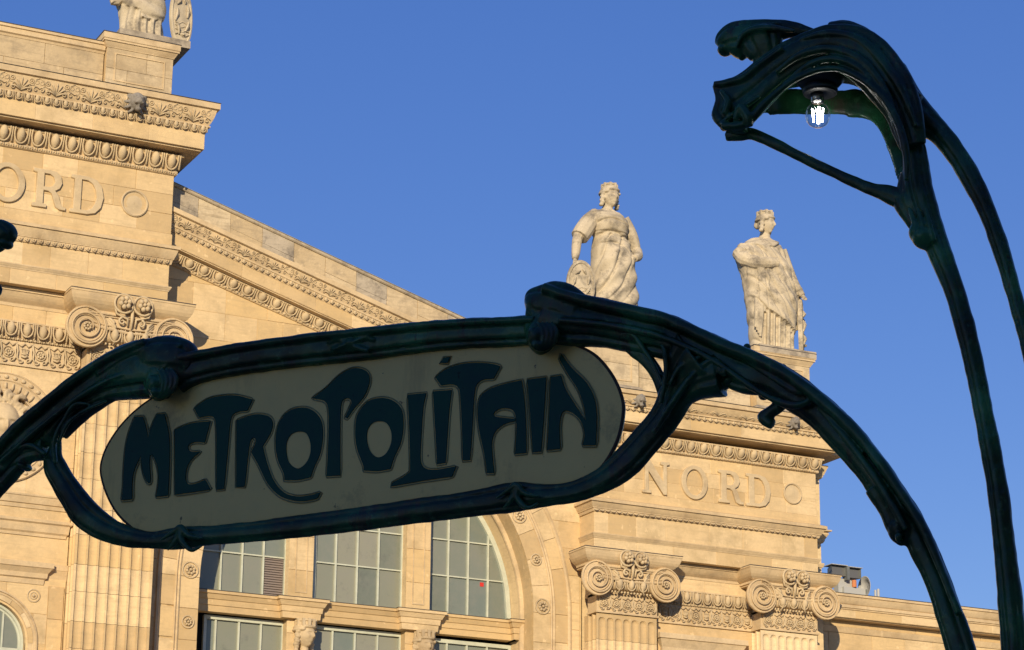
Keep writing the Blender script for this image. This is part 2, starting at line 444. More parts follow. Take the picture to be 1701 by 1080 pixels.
def bead_strip(name, x0, x1, y, z, r, slope=0, pitch=None):
    """bead and reel: joined, too small to pick apart"""
    mb = MB(); pitch = pitch or r*3.2; n = int((x1-x0)/pitch)
    for i in range(n):
        x = x0+(i+.5)*pitch; zz = z+slope*(x-x0)
        mb.ell((x, y, zz), (r*1.05, r, r), 6, 4)
        mb.box(x+pitch*.42, x+pitch*.47, y-r*.8, y+r, zz-r*.9, zz+r*.9); mb.box(x+pitch*.53, x+pitch*.58, y-r*.8, y+r, zz-r*.9, zz+r*.9)
    o = P(mb, name, STO, smooth=True, angle=50); o['kind'] = 'stuff'; return o
def small_eggs(name, x0, x1, y, z, h, slope=0, pitch=.3):
    mb = MB(); n = int((x1-x0)/pitch)
    for i in range(n):
        x = x0+(i+.5)*pitch; zz = z+slope*(x-x0)
        mb.ell((x, y, zz+h*.5), (pitch*.27, .07, h*.46), 7, 5)
        mb.tube([(x-pitch*.4, y, zz+h*.95), (x-pitch*.38, y-.02, zz+h*.4), (x, y-.03, zz+.01), (x+pitch*.38, y-.02, zz+h*.4), (x+pitch*.4, y, zz+h*.95)], .022, 4)
    o = P(mb, name, STO, smooth=True, angle=50); o['kind'] = 'stuff'; return o
def leaf_strip(name, x0, x1, y, z, h, pitch=.26):
    mb = MB(); n = int((x1-x0)/pitch)
    for i in range(n):
        x = x0+(i+.5)*pitch
        mb.tube([(x-pitch*.45, y, z+h), (x-pitch*.3, y-.03, z+h*.35), (x, y-.045, z+.01), (x+pitch*.3, y-.03, z+h*.35), (x+pitch*.45, y, z+h)], .022, 4)
        mb.ell((x, y-.01, z+h*.55), (pitch*.14, .045, h*.33), 6, 4)
    o = P(mb, name, STO, smooth=True, angle=50); o['kind'] = 'stuff'; return o

EGG_L = egg_mesh('egg_ornament', .63, .54, .20, .35)
EGG_R = egg_mesh('egg_ornament', .58, .41, .16, .45)
EGG_G = egg_mesh('egg_ornament', .59, .37, .14, .4)
EGG_B = egg_mesh('egg_ornament', .575, .50, .17, .12)
EGG_S = egg_mesh('egg_ornament', .44, .34, .12, .1)
SEGG = egg_mesh('small_egg_ornament', .34, .25, .07, .2, 8)
PALM = palmette_mesh('palmette', 1.26, .58, .28)
PALM_R = palmette_mesh('palmette', 1.26, .52, .25)
PALM_G = palmette_mesh('palmette', 1.26, .40, .30)
GARL = garland_mesh('necking_rosette', .575, .78)
CROWN = garland_mesh('necking_crown', .575, .78, True)
def lion_mesh():
    mb = MB()
    mb.ell((0, -.18, .42), (.27, .26, .30), 12, 9)
    mb.ell((0, -.40, .36), (.15, .17, .13), 10, 7)
    mb.ell((0, -.52, .42), (.07, .06, .05), 8, 5)
    for sg in (-1, 1):
        mb.ell((sg*.12, -.36, .52), (.08, .07, .05), 8, 5); mb.ell((sg*.09, -.44, .30), (.08, .09, .05), 8, 5)
        mb.ell((sg*.25, -.16, .62), (.09, .08, .09), 8, 5)
        for k in range(5):
            a = -1.1+k*.5; mb.tube([(sg*.2*math.cos(a), -.16, .42+.24*math.sin(a)), (sg*.36*math.cos(a), -.12, .42+.36*math.sin(a)), (sg*.44*math.cos(a+.2), -.04, .40+.42*math.sin(a+.1))], [.07, .06, .03], 5)
    mb.ell((0, -.34, .10), (.11, .12, .07), 8, 5); mb.ell((0, -.36, .21), (.05, .10, .05), 8, 5)
    o = remesh(mb, 'lion_head', GREYST, .022, 1); me = o.data; bpy.data.objects.remove(o); return me
LION = lion_mesh()

# ---- raised letters N O R D
def ell_loop(cx, cy, rx, ry, n=36): return [(cx+rx*math.cos(2*PI*i/n), cy+ry*math.sin(2*PI*i/n)) for i in range(n)]
LET = {
 'N': (1.0, [[(0, 0), (.27, 0), (.27, .06), (.18, .08), (.18, .72), (.72, 0), (.82, 0), (.82, .92), (.91, .94), (.91, 1), (.64, 1), (.64, .94), (.73, .92), (.73, .33), (.24, 1), (0, 1), (0, .94), (.09, .92), (.09, .08), (0, .06)]]),
 'O': (.92, [ell_loop(.45, .5, .45, .52), ell_loop(.45, .5, .31, .42)]),
 'R': (.86, [[(0, 0), (.36, 0), (.36, .06), (.26, .08), (.26, .46), (.40, .46), (.50, .40), (.56, .22), (.62, .05), (.72, 0), (.86, 0), (.86, .06), (.78, .07), (.72, .18), (.66, .36), (.56, .48), (.68, .56), (.74, .70), (.70, .88), (.58, .98), (.42, 1), (0, 1), (0, .94), (.1, .92), (.1, .08), (0, .06)],
               [(.26, .54), (.26, .92), (.42, .92), (.53, .86), (.58, .72), (.52, .59), (.40, .54)]]),
 'D': (.90, [[(0, 0), (.45, 0), (.66, .06), (.80, .22), (.86, .5), (.80, .78), (.66, .94), (.45, 1), (0, 1), (0, .94), (.1, .92), (.1, .08), (0, .06)],
               [(.26, .08), (.26, .92), (.44, .92), (.58, .84), (.67, .68), (.70, .5), (.67, .32), (.58, .16), (.44, .08)]])}
def letters(word, xs, z, h, Y, wscale=1.0):
    for ch, x in zip(word, xs):
        wd, loops = LET[ch]
        me = flat_shape([[(a*h*wscale, b*h) for a, b in L] for L in loops], .22, 'letter', STO, .02)
        o = link('letter', me, STN, (x-36, Y-YW+.01, z), (PI/2, 0, 0))
def boss(x, z, r, Y):        # the round boss beside the word
    mb = MB(); n = 40
    prof = [(r*1.0, 0), (r*1.0, -.05), (r*.93, -.075), (r*.86, -.05), (r*.84, -.005), (r*.62, .0), (r*.35, -.03), (r*.02, -.04)]
    v = []; f = []
    for p, y in prof:
        for i in range(n): a = 2*PI*i/n; v.append((x+p*math.cos(a), Y+y, z+p*math.sin(a)))
    for j in range(len(prof)-1):
        for i in range(n): f.append((j*n+i, j*n+(i+1) % n, (j+1)*n+(i+1) % n, (j+1)*n+i))
    mb.add(v, f); P(mb, 'round_boss', STO, smooth=True, angle=35)

# ---- fluted pilaster: one block per course, flutes carved into front and left side
def fluted_block(x0, x1, z0, z1, Y, nf, head=None, side=.7, ns=2):
    """front face as a height field; head = z where the flutes end in round tops"""
    W = x1-x0; m = .07; pitch = (W-2*m)/nf; r = pitch*.42
    xs = []
    for k in range(nf):
        c = x0+m+pitch*(k+.5); xs += [c-r-.012]+[c+r*math.sin(a) for a in np.linspace(-PI/2, PI/2, 9)]+[c+r+.012]
    xs = [x0+.01]+xs+[x1-.01]
    if head is None: zs = [z0+.006, z1-.006]
    else: zs = [z0+.006]+[head-r+r*math.sin(a) for a in np.linspace(0, PI/2, 8)]+[head+.02, z1-.006]
    def dep(x, z):
        for k in range(nf):
            c = x0+m+pitch*(k+.5); dx = abs(x-c)
            if dx < r:
                q = r*r-dx*dx
                if head is not None and z > head-r: q -= (z-(head-r))**2
                return .62*math.sqrt(q) if q > 0 else 0
        return 0
    v = [(x, Y+dep(x, z), z) for z in zs for x in xs]; n = len(xs); f = []
    for j in range(len(zs)-1):
        for i in range(n-1): f.append((j*n+i, j*n+i+1, (j+1)*n+i+1, (j+1)*n+i))
    mb = MB(); mb.add(v, f)
    # sides
    ys = [Y]; rs = side/ns*.40
    for k in range(ns):
        c = Y+side/ns*(k+.5); ys += [c-rs]+[c+rs*math.sin(a) for a in (-1, -.5, 0, .5, 1)]+[c+rs]
    ys.append(Y+side+.3)
    def ds(y):
        for k in range(ns):
            c = Y+side/ns*(k+.5)
            if abs(y-c) < rs: return .6*math.sqrt(max(0, rs*rs-(y-c)**2))
        return 0
    for sg, X in ((1, x0+.01), (-1, x1-.01)):
        v = [(X+sg*ds(y), y, z) for z in (z0+.006, z1-.006) for y in ys]; k = len(ys)
        mb.add(v, [(i, i+1, k+i+1, k+i) for i in range(k-1)])
    mb.box(x0+.25, x1-.25, Y+.2, Y+side+.3, z0, z1)
    return P(mb, 'fluted_block', ST)

# ---- ionic capital
def spiral_volute(mb, c, r, y, sgn):
    # disc body
    n = 30; prof = [(r*.62, .46), (r*.80, .34), (r*.90, .20), (r, .08), (r, 0), (r*.97, -.03), (r*.92, -.03), (r*.90, .02), (.01, .03)]
    v = []; f = []
    for p, yy in prof:
        for i in range(n): a = 2*PI*i/n; v.append((c[0]+p*math.cos(a), y+yy, c[1]+p*math.sin(a)))
    for j in range(len(prof)-1):
        for i in range(n): f.append((j*n+i, j*n+(i+1) % n, (j+1)*n+(i+1) % n, (j+1)*n+i))
    mb.add(v, f)
    pts = []; rr = []
    for i in range(64):
        t = i/63; a = PI/2+sgn*2*PI*2.3*t; q = r*(.93-.68*t)
        pts.append((c[0]+q*math.cos(a), y-.035-.05*t, c[1]+q*math.sin(a))); rr.append(.040*(1-.35*t))
    mb.tube(pts, rr, 6)
    pts2 = [(c[0]+(p[0]-c[0])*.88, p[1]+.03, c[1]+(p[2]-c[1])*.88) for p in pts[:40]]
    mb.tube(pts2, .014, 5)
def capital(cx, zt, k, name='ionic_capital', left=True, right=True, Y=Y0):
    """cx centre, zt top of abacus, k scale (1 = the tall left pier)"""
    kx = .92 if k < 1 else 1.0
    hw = 1.45*kx; vx = 1.62*kx; r = .78*k*(1.03 if k < 1 else 1); vz = zt-1.32*k
    yv = Y-.42
    cap = P(MB().box(cx-hw, cx+hw, Y-.02, Y+.9, zt-2.0*k, zt-.2), name, ST2)
    def sub(mb, nm, mat=ST2, **kk):
        o = mb.build(nm, mat, **kk); o.parent = cap; o.matrix_parent_inverse = Matrix(); return o
    # abacus
    pr = [(-.3, zt), (.02, zt), (.02, zt-.07*k)]+arc((.0, zt-.07*k), (-.32, zt-.62*k), -.12, 5)+[(-.36, zt-.66*k), (-.36, zt-.78*k), (-.6, zt-.78*k)]
    x0, x1 = cx-2.33*kx, cx+2.33*kx
    o = mould('abacus', pr, [(x0, Y+.75), (x0, Y-.62), (x1, Y-.62), (x1, Y+.75)], ST2, cap); o.matrix_parent_inverse = Matrix()
    sub(MB().box(x0+.3, x1-.3, Y-.3, Y+.7, zt-.7*k, zt-.01), 'abacus_core')
    sub(MB().box(x0-.02, x1+.02, Y-.66, Y+.7, zt+.004, zt+.03), 'lead_flashing', LEAD)
    # canalis between the volutes, with raised borders
    mb = MB(); mb.box(cx-vx, cx+vx, yv+.05, Y, zt-1.22*k, zt-.72*k)
    for zz, sag, rad in ((zt-.76*k, 0, .035), (zt-.84*k, .01, .025), (zt-1.2*k, .17*k, .05), (zt-1.08*k, .15*k, .028)):
        mb.tube([(cx+vx*t, yv-.0, zz-sag*(1-abs(t))**.7) for t in np.linspace(-1, 1, 17)], rad, 6)
    sub(mb, 'canalis', smooth=True, angle=40)
    for sg in (-1, 1):
        m2 = MB(); spiral_volute(m2, (cx+sg*vx, vz), r, yv, sg)
        vo = sub(m2, 'volute', smooth=True, angle=40)
        m3 = MB(); petal_flower(m3, (cx+sg*vx, yv-.05, vz), .2*k, 8, .06, .26); sub(m3, 'rosette', STO, smooth=True)
        m4 = MB()        # leaf in the corner between volute and eggs
        for q in range(4):
            m4.tube([(cx+sg*(vx-r*.9), yv+.1, vz+.55*k-.1*q), (cx+sg*(vx-r*1.25-.06*q), yv-.02, vz+.30*k-.16*q), (cx+sg*(vx-r*1.3), yv+.1, vz-.05*k-.16*q)], [.05, .06, .03], 5)
        sub(m4, 'corner_leaf', STO, smooth=True)
    # echinus with eggs
    ez = zt-1.74*k
    sub(MB().add(*(lambda a: (a.v, a.f))(MB().tube([(cx-1.05*kx, Y-.1, ez+.25*k), (cx+1.05*kx, Y-.1, ez+.25*k)], .26*k, 10))), 'echinus', smooth=True, angle=50)
    for i in (-1, 0, 1):
        o = link('egg_ornament', EGG_B, cap, (cx+i*.56*kx, Y-.32, ez+.0), None, (.95*kx, 1, .95*k))
    m5 = MB()
    for i in range(16): m5.ell((cx-1.15*kx+i*.153*kx, Y-.24, ez-.07), (.055, .06, .05), 6, 4)
    sub(m5, 'bead_row', STO, smooth=True)
    # twin flowers on the abacus with scrolls beneath
    for sg in (-1, 1):
        m6 = MB(); c = (cx+sg*.36*k, Y-.72, zt-.34*k)
        petal_flower(m6, c, .27*k, 6, .10, .36); ring(m6, (c[0], c[2]), .35*k, .05, Y-.62, 18)
        m6.tube([(c[0]+sg*.34*k, Y-.62, c[2]-.05), (c[0]+sg*.25*k, Y-.55, zt-.72*k), (cx+sg*.16*k, Y-.5, zt-.85*k), (cx+sg*.14*k, Y-.46, zt-1.12*k)], [.045, .045, .05, .04], 6)
        scroll(m6, (cx+sg*.36*k, zt-.98*k), .14*k, 1.2, .0, .05, 14, a0=PI/2, sgn=-sg, y=Y-.52)
        sub(m6, 'twin_flower', STO, smooth=True)
    sub(MB().tube([(cx, Y-.55, zt-.3*k), (cx, Y-.52, zt-.8*k), (cx, Y-.48, zt-1.22*k)], [.06, .07, .03], 6), 'stem_ornament', STO, smooth=True)
    # necking
    nb = zt-2.65*k if k == 1 else zt-2.32
    nh = (zt-1.98*k)-nb
    m7 = MB().box(cx-hw, cx+hw, Y-.03, Y+.7, nb, zt-1.9*k); sub(m7, 'necking', ST2)
    for i in range(5):
        link('necking_rosette', GARL, cap, (cx+(i-2)*.545*kx, Y-.04, nb+.03), None, (.95*kx, 1, nh/.78*.98))
    sub(MB().box(cx-hw-.05, cx+hw+.05, Y-.09, Y+.7, nb-.07, nb), 'astragal')
    return cap, nb
# ================================================================== PIERS
def pier(xl, xr, L, full_left=True, name_x=None, cap_x=(), eggm=EGG_L, egg_n=12, kcap=1.0, palm=PALM, palm_n=8, side_l=YB, R=False, seed=1):
    """L: dict of levels"""
    yb = YW+.3
    path = [(xl, yb), (xl, Y0), (xr, Y0), (xr, yb+.8)]
    W = L['cap']; A = L
    # low fascia (architrave)
    a = wallpart('architrave', xl+.02, xr-.02, W, A['m1'], Y0+.016, depth=YW-Y0+.3)
    courses(xl, xr, [W, A['m1']], Y0, a, avg=1.75, seed=seed+1)
    PM('architrave_moulding', [(-.2, A['m1']-.02), (.02, A['m1']-.02), (.03, A['m1']+.03)]+arc((.04, A['m1']+.03), (.085, A['f1']-.05), .02, 3)+[(.095, A['f1']-.05), (.095, A['f1']), (-.2, A['f1'])], path)
    fz = wallpart('frieze', xl+.02, xr-.02, A['f1'], A['f2'], Y0+.016, depth=YW-Y0+.3)
    courses(xl, xr, [A['f1'], A['f2']], Y0, fz, avg=1.55, seed=seed+2)
    PM('leaf_moulding', [(-.2, A['f2']), (.05, A['f2']), (.09, A['c1']), (.12, A['c1']), (.12, A['c1']+.03), (-.2, A['c1']+.03)], path)
    leaf_strip('leaf_ornament', xl-.08, xr+.08, Y0-.085, A['f2']+.01, A['c1']-A['f2']-.02, .25)
    PM('shelf_cornice', [(-.2, A['c1']+.03), (.12, A['c1']+.03)]+arc((.13, A['c1']+.04), (.24, A['s1']-.02), .03, 4)+[(.30, A['s1']-.02), (.30, A['s1']+.10), (.12, A['s1']+.17), (-.2, A['s1']+.17)], path)
    # attic with the name
    at_ = wallpart('attic_wall', xl+.03, xr-.03, A['s1']+.1, A['a2'], Y0+.016, depth=YW-Y0+.3)
    bz = A['s1']+.17+.16*(A['a2']-A['s1'])
    PM('attic_base_course', [(-.2, A['s1']+.15), (.03, A['s1']+.15), (.03, bz-.03), (.0, bz), (-.2, bz)], path, ST)
    n = 3; zs = [bz+(A['a2']-bz)*i/n for i in range(n+1)]
    courses(xl, xr, zs, Y0, at_, avg=1.75, seed=seed+3)
    # side returns
    for X, sg in ((xl, 1), (xr, -1)):
        v = P(MB().box(min(X, X+sg*.05), max(X, X+sg*.05), Y0+.02, yb+.3, L['cap']-.2, A['a2']), 'side_return', ST)
    # bed moulds: beads + eggs
    PM('bead_moulding', [(-.2, A['a2']), (.04, A['a2']), (.09, A['a2']+.03), (.09, A['o1']-.03), (.05, A['o1']), (-.2, A['o1'])], path)
    bead_strip('bead_ornament', xl-.05, xr+.05, Y0-.09, (A['a2']+A['o1'])/2, .055)
    ow = A['o2']-A['o1']
    PM('egg_moulding', [(-.2, A['o1']), (.05, A['o1'])]+arc((.06, A['o1']+.02), (.22, A['o2']), .03, 3)+[(.26, A['o2']), (.26, A['o2']+.06), (-.2, A['o2']+.06)], path)
    row(eggm, 'egg_ornament', xl-.12, xr+.12, egg_n, Y0-.09, A['o1']+.0)
    # corona with deep soffit
    c0, c1 = A['k1'], A['k2']; pk = A['kp']
    PM('corona', [(-.6, c0-.06), (pk-.10, c0-.06), (pk-.10, c0), (pk, c0), (pk, c1), (-.6, c1)], path)
    n = int((xr-xl+2*pk)/2.1)
    for i in range(n):
        u0 = xl-pk+(xr-xl+2*pk)*i/n; u1 = xl-pk+(xr-xl+2*pk)*(i+1)/n
        stone([(u0, c0), (u1, c0), (u1, c1), (u0, c1)], Y0-pk-.012, STN, ST, 'corona_stone', gap=.004)
    PM('small_egg_moulding', [(-.4, c1), (pk+.02, c1)]+arc((pk+.03, c1+.03), (pk+.10, A['e2']-.05), .015, 2)+[(pk+.15, A['e2']-.05), (pk+.15, A['e2']), (-.4, A['e2'])], path)
    if R: small_eggs('small_egg_ornament', xl-pk, xr+pk, Y0-pk-.08, c1+.02, A['e2']-c1-.06, pitch=.27)
    else: row(SEGG, 'small_egg_ornament', xl-pk-.05, xr+pk+.05, int((xr-xl+2*pk)/.345), Y0-pk-.09, c1+.02)
    PM('sima', [(-.4, A['e2']), (pk+.10, A['e2'])]+arc((pk+.11, A['e2']+.02), (pk+.32, A['p2']-.03), .05, 5)+[(pk+.32, A['p2']), (-.4, A['p2'])], path)
    row(palm, 'palmette', xl-pk-.1, xr+pk+.1, palm_n, Y0-pk-.14, A['e2']+.03, sc=((xr-xl+2*pk+.2)/palm_n/1.26, 1, 1))
    PM('cornice_fillet', [(-.4, A['p2']), (pk+.36, A['p2']), (pk+.42, A['p2']+.02), (pk+.42, A['t']), (-.4, A['t']+.25)], path)
    PM('lead_edge', [(.2, A['t']+.13), (pk+.44, A['t']+.015), (pk+.44, A['t']+.03), (.2, A['t']+.16)], path, LEAD)
    for c in cap_x:
        _, nb = capital(c, W, kcap)
        hw = 1.45*(.92 if kcap < 1 else 1)
        z = nb-.08; i = 0; head = True
        while z > 12.5:
            hh = (.95 if kcap == 1 else .9)*(1 if i % 2 else 1.12)
            fluted_block(c-hw, c+hw, z-hh, z, Y0, 7, head=z-.16 if head else None, side=.7); z -= hh; head = False; i += 1

LL = dict(cap=29.5, m1=30.08, f1=30.24, f2=31.10, c1=31.28, s1=31.66, a2=34.58, o1=34.76, o2=35.27, k1=35.50, k2=36.11, e2=36.40, p2=37.0, t=37.24, kp=.83)
LR = dict(cap=22.25, m1=22.80, f1=22.98, f2=23.82, c1=23.94, s1=24.20, a2=26.52, o1=26.66, o2=27.05, k1=27.40, k2=27.82, e2=28.04, p2=28.40, t=28.58, kp=.72)
LXL, LXR = 16.75, 27.95
RXL, RXR = 45.64, 55.91
pier(LXL, LXR, LL, cap_x=(18.22, 26.48), egg_n=18, palm_n=10, seed=10)
pier(RXL, RXR, LR, cap_x=(47.07, 54.45), eggm=EGG_R, egg_n=18, kcap=.86, palm=PALM_R, palm_n=9, R=True, seed=30)
letters('NORD', [18.9, 21.06, 22.65, 24.05], 32.52, 1.42, Y0)
boss(26.48, 33.25, .52, Y0); boss(17.9, 33.25, .52, Y0)
letters('NORD', [47.78, 49.55, 51.25, 52.55], 24.82, 1.30, Y0)
boss(54.75, 25.55, .44, Y0); boss(46.75, 25.55, .44, Y0)
for x in (26.0, 19.0): link('lion_head', LION, STN, (x-36, Y0-.98-YW, 36.28), None, (1.1, 1.1, 1.15))
for x in (47.15, 54.3): link('lion_head', LION, STN, (x-36, Y0-.84-YW, 27.92), None, (.80, .85, .86))

# ---- setback beyond the right pier, with its own returns
sb = [(RXR-.3, YB), (RXR+.62, YB), (RXR+.62, YW+4)]
P(MB().box(RXR-.3, RXR+.62, YB, YW+4, 12, 27.2), 'setback_wall', ST)
for z0, z1, pp in ((23.82, 23.96, .12), (23.96, 24.22, .24), (24.22, 24.34, .34), (22.80, 22.98, .09), (26.52, 26.66, .12), (26.66, 27.05, .28)):
    PM('setback_moulding', [(-.2, z0), (pp*.5, z0), (pp, z1-.05), (pp, z1), (-.2, z1)], sb)
PM('setback_cornice', [(-.2, 27.40), (.75, 27.40), (.75, 27.82), (.87, 28.04), (.98, 28.3), (1.12, 28.40), (1.12, 28.58), (-.2, 28.7)], sb)

# ---- parapets and pedestals above the cornices
def pedestal(cx, z0, z1, hw, Y, zb):
    path = [(cx-hw, Y+2.6), (cx-hw, Y), (cx+hw, Y), (cx+hw, Y+2.6)]
    pd = P(MB().box(cx-hw+.02, cx+hw-.02, Y+.03, Y+2.6, z0, z1-.1), 'pedestal', ST)
    def m(nm, pr, mat=ST2): o = mould(nm, pr, path, mat, pd); o.matrix_parent_inverse = Matrix()
    m('pedestal_base', [(-.2, z0), (.20, z0), (.20, z0+.16), (.12, z0+.20), (.12, z0+.27), (0.02, z0+.38), (-.2, z0+.38)], STD)
    m('pedestal_cap', [(-.2, z1-.55), (.02, z1-.55)]+arc((.03, z1-.52), (.13, z1-.34), .02, 3)+[(.17, z1-.34), (.17, z1-.27), (.20, z1-.25), (.20, z1-.02), (-.2, z1)])
    m('cap_flashing', [(.0, z1-.015), (.22, z1-.02), (.22, z1+.01), (.0, z1+.03)], LEAD)
    zz = [z0+.38, z0+.38+(z1-.93-z0)*.45, z1-.55]
    courses(cx-hw, cx+hw, zz, Y, pd, ST3, avg=1.5, seed=int(cx*7))
    # sunk panel frame
    f = MB(); a0, a1, b0, b1 = cx-hw+.32, cx+hw-.32, z0+.55, z1-.72
    for q in ((a0, a1, b1-.05, b1), (a0, a1, b0, b0+.05), (a0, a0+.05, b0+.05, b1-.05), (a1-.05, a1, b0+.05, b1-.05)): f.box(q[0], q[1], Y-.028, Y+.02, q[2], q[3])
    o = f.build('panel_frame', ST2, pd); o.matrix_parent_inverse = Matrix()
    # statue plinth
    return pd
pedestal(26.42, 37.40, 39.80, 1.30, Y0+.1, 0); pedestal(18.3, 37.40, 39.80, 1.30, Y0+.1, 0)
pedestal(46.45, 28.75, 31.62, 1.30, Y0+.15, 0); pedestal(54.55, 28.75, 31.62, 1.30, Y0+.15, 0)
for (x0, x1, za, zb_, Y) in ((19.7, 25.1, 37.40, 39.45, Y0+.35), (47.9, 53.1, 28.75, 30.9, Y0+.4), (13.5, 16.9, 37.4, 39.45, Y0+.35)):
    pw = wallpart('parapet_wall', x0, x1, za, zb_-.1, Y+.03, depth=1.2)
    h = (zb_-.42-za)/2; courses(x0, x1, [za, za+h, za+2*h], Y, pw, ST3, avg=1.9, seed=int(x0))
    for i in range(2):
        pass
    o = part(mould('parapet_cap', [(-.3, zb_-.42), (.02, zb_-.42), (.05, zb_-.34), (.12, zb_-.30), (.12, zb_-.12), (.18, zb_-.10), (.18, zb_), (-.3, zb_+.05)], [(x0, Y), (x1, Y)], ST2, None))
    part(mould('parapet_flashing', [(-.3, zb_+.06), (.2, zb_+.005), (.2, zb_+.03), (-.3, zb_+.09)], [(x0, Y), (x1, Y)], LEAD, None))

# ================================================================== GABLE between the piers
M_ = -.292
def zl(x, z): return z+M_*(x-28.4)
ACX, ACZ, AR = 36.84, 19.85, 6.77
# backing wall with the arch cut out
pts = [(27.9, 12), (27.9, zl(27.9, 33.9)), (45.7, zl(45.7, 33.9)), (45.7, 12), (ACX+AR, 12)]
pts += [(ACX+AR*math.cos(a), ACZ+AR*math.sin(a)) for a in np.linspace(0, PI, 49)]+[(ACX-AR, 12)]
me = flat_shape([pts], .1, 'gable_wall', ST); gw = part(link('gable_wall', me))
gw.data.transform(Matrix.Translation((0, YW+.068, 0)) @ Matrix.Rotation(PI/2, 4, 'X'))
RO = 8.28       # outer edge of the archivolt
def keep_wall(p):
    p = clip(p, -M_, 1, 31.62-M_*28.4)
    if len(p) < 3: return None
    cx = sum(q[0] for q in p)/len(p); cz = sum(q[1] for q in p)/len(p)
    if cz > ACZ or max(q[1] for q in p) > ACZ:
        dx, dz = cx-ACX, max(cz-ACZ, .001); L = math.hypot(dx, dz); dx /= L; dz /= L
        if min(math.hypot(q[0]-ACX, max(0, q[1]-ACZ)) for q in p) < RO-.3:
            p = clip(p, -dx, -dz, -(dx*ACX+dz*ACZ+RO-.35))
            if len(p) < 3: return None
    else:
        if abs(cx-ACX) < RO-.3:
            s = 1 if cx > ACX else -1; p = clip(p, -s, 0, -s*(ACX+s*(RO-.35)))
            if len(p) < 3: return None
    return p
zs = [17.2+i*1.06 for i in range(15)]
courses(27.97, 45.62, zs, YW, gw, avg=1.45, keep=keep_wall, seed=5)
# archivolt: voussoirs in two rings, mouldings, jambs and rosettes
def ringstone(r0, r1, a0, a1, Y, nm='voussoir', n=4, mat=ST):
    A = [(ACX+r1*math.cos(a), ACZ+r1*math.sin(a)) for a in np.linspace(a0, a1, n)]+[(ACX+r0*math.cos(a), ACZ+r0*math.sin(a)) for a in np.linspace(a1, a0, n)]
    # front + both curved sides
    v = [(x, Y, z) for x, z in A]+[(x, Y+.16, z) for x, z in A]; k = len(A)
    me = bpy.data.meshes.new(nm); me.from_pydata(v, [], [tuple(range(k))]+[(i, i+k, (i+1) % k+k, (i+1) % k) for i in range(k)]); me.materials.append(mat)
    o = link(nm, me, gw); return o
NV = 21
for i in range(NV):
    g = .0012
    ringstone(AR, 7.52, PI*i/NV+g, PI*(i+1)/NV-g, YW-.03)
    ringstone(7.66, RO, PI*(i+.5)/NV+g if i else g, PI*(i+1.5)/NV-g if i < NV-1 else PI-g, YW-.04)
for s in (-1, 1):
    z = ACZ
    while z > 12.5:
        h = 1.15; xa, xb = sorted((ACX+s*AR, ACX+s*7.52)); stone([(xa, z-h), (xb, z-h), (xb, z), (xa, z)], YW-.03, gw, ST, gap=.004)
        xa, xb = sorted((ACX+s*7.66, ACX+s*RO)); stone([(xa, z-h*.95), (xb, z-h*.95), (xb, z), (xa, z)], YW-.04, gw, ST, gap=.004); z -= h
def arch_mould(nm, prof, mat=ST2, zb=12.5, n=60):
    """profile (radius, y) swept over jamb - arch - jamb"""
    v = []; f = []; k = len(prof)
    st = [('j', zb, 1), ]+[('a', a, 0) for a in np.linspace(0, PI, n)]+[('j', zb, -1)]
    for t, q, s in st:
        for r, y in prof:
            if t == 'j': v.append((ACX+s*r, y, q))
            else: v.append((ACX+r*math.cos(q), y, ACZ+r*math.sin(q)))
    for i in range(len(st)-1):
        for j in range(k): f.append((i*k+j, i*k+(j+1) % k, (i+1)*k+(j+1) % k, (i+1)*k+j))
    return P(MB().add(v, f), nm, mat, smooth=True, angle=30)
arch_mould('arch_moulding', [(7.50, YW+.05), (7.50, YW-.06), (7.55, YW-.09), (7.60, YW-.05), (7.66, YW-.10), (7.70, YW-.05), (7.70, YW+.05)])
arch_mould('arch_moulding', [(8.24, YW+.05), (8.24, YW-.06), (8.30, YW-.12), (8.38, YW-.10), (8.40, YW+.05)])
arch_mould('arch_reveal', [(AR+.002, YW+.012), (AR+.3, YW+.012), (AR+.3, YG+.2), (AR, YG+.2)], ST)
arch_mould('arch_reveal_moulding', [(AR+.01, 86.95), (AR-.05, 86.97), (AR-.12, 87.02), (AR-.14, 87.10), (AR-.10, 87.14), (AR-.08, 87.2), (AR-.08, 87.25), (AR+.05, 87.25)])
arch_mould('arch_inner_band', [(AR-.06, 87.25), (AR-.13, YG-.02), (AR-.13, YG+.1), (AR+.1, YG+.1), (AR+.1, 87.25)], ST)
def arch_rosette(x, z, r):
    mb = MB(); petal_flower(mb, (x, YW-.04, z), r*.8, 8, .07, .26); ring(mb, (x, z), r, .035, YW-.045, 20); ring(mb, (x, z), r*.62, .02, YW-.05, 14)
    P(mb, 'arch_rosette', STO, smooth=True)
for k in range(13):
    a = math.radians(2+14.67*k); arch_rosette(ACX+7.15*math.cos(a), ACZ+7.15*math.sin(a), .29 if k % 2 == 0 else .22)
for s in (-1, 1):
    for z, r in ((18.2, .22), (16.6, .29)): arch_rosette(ACX+s*7.15, z, r)

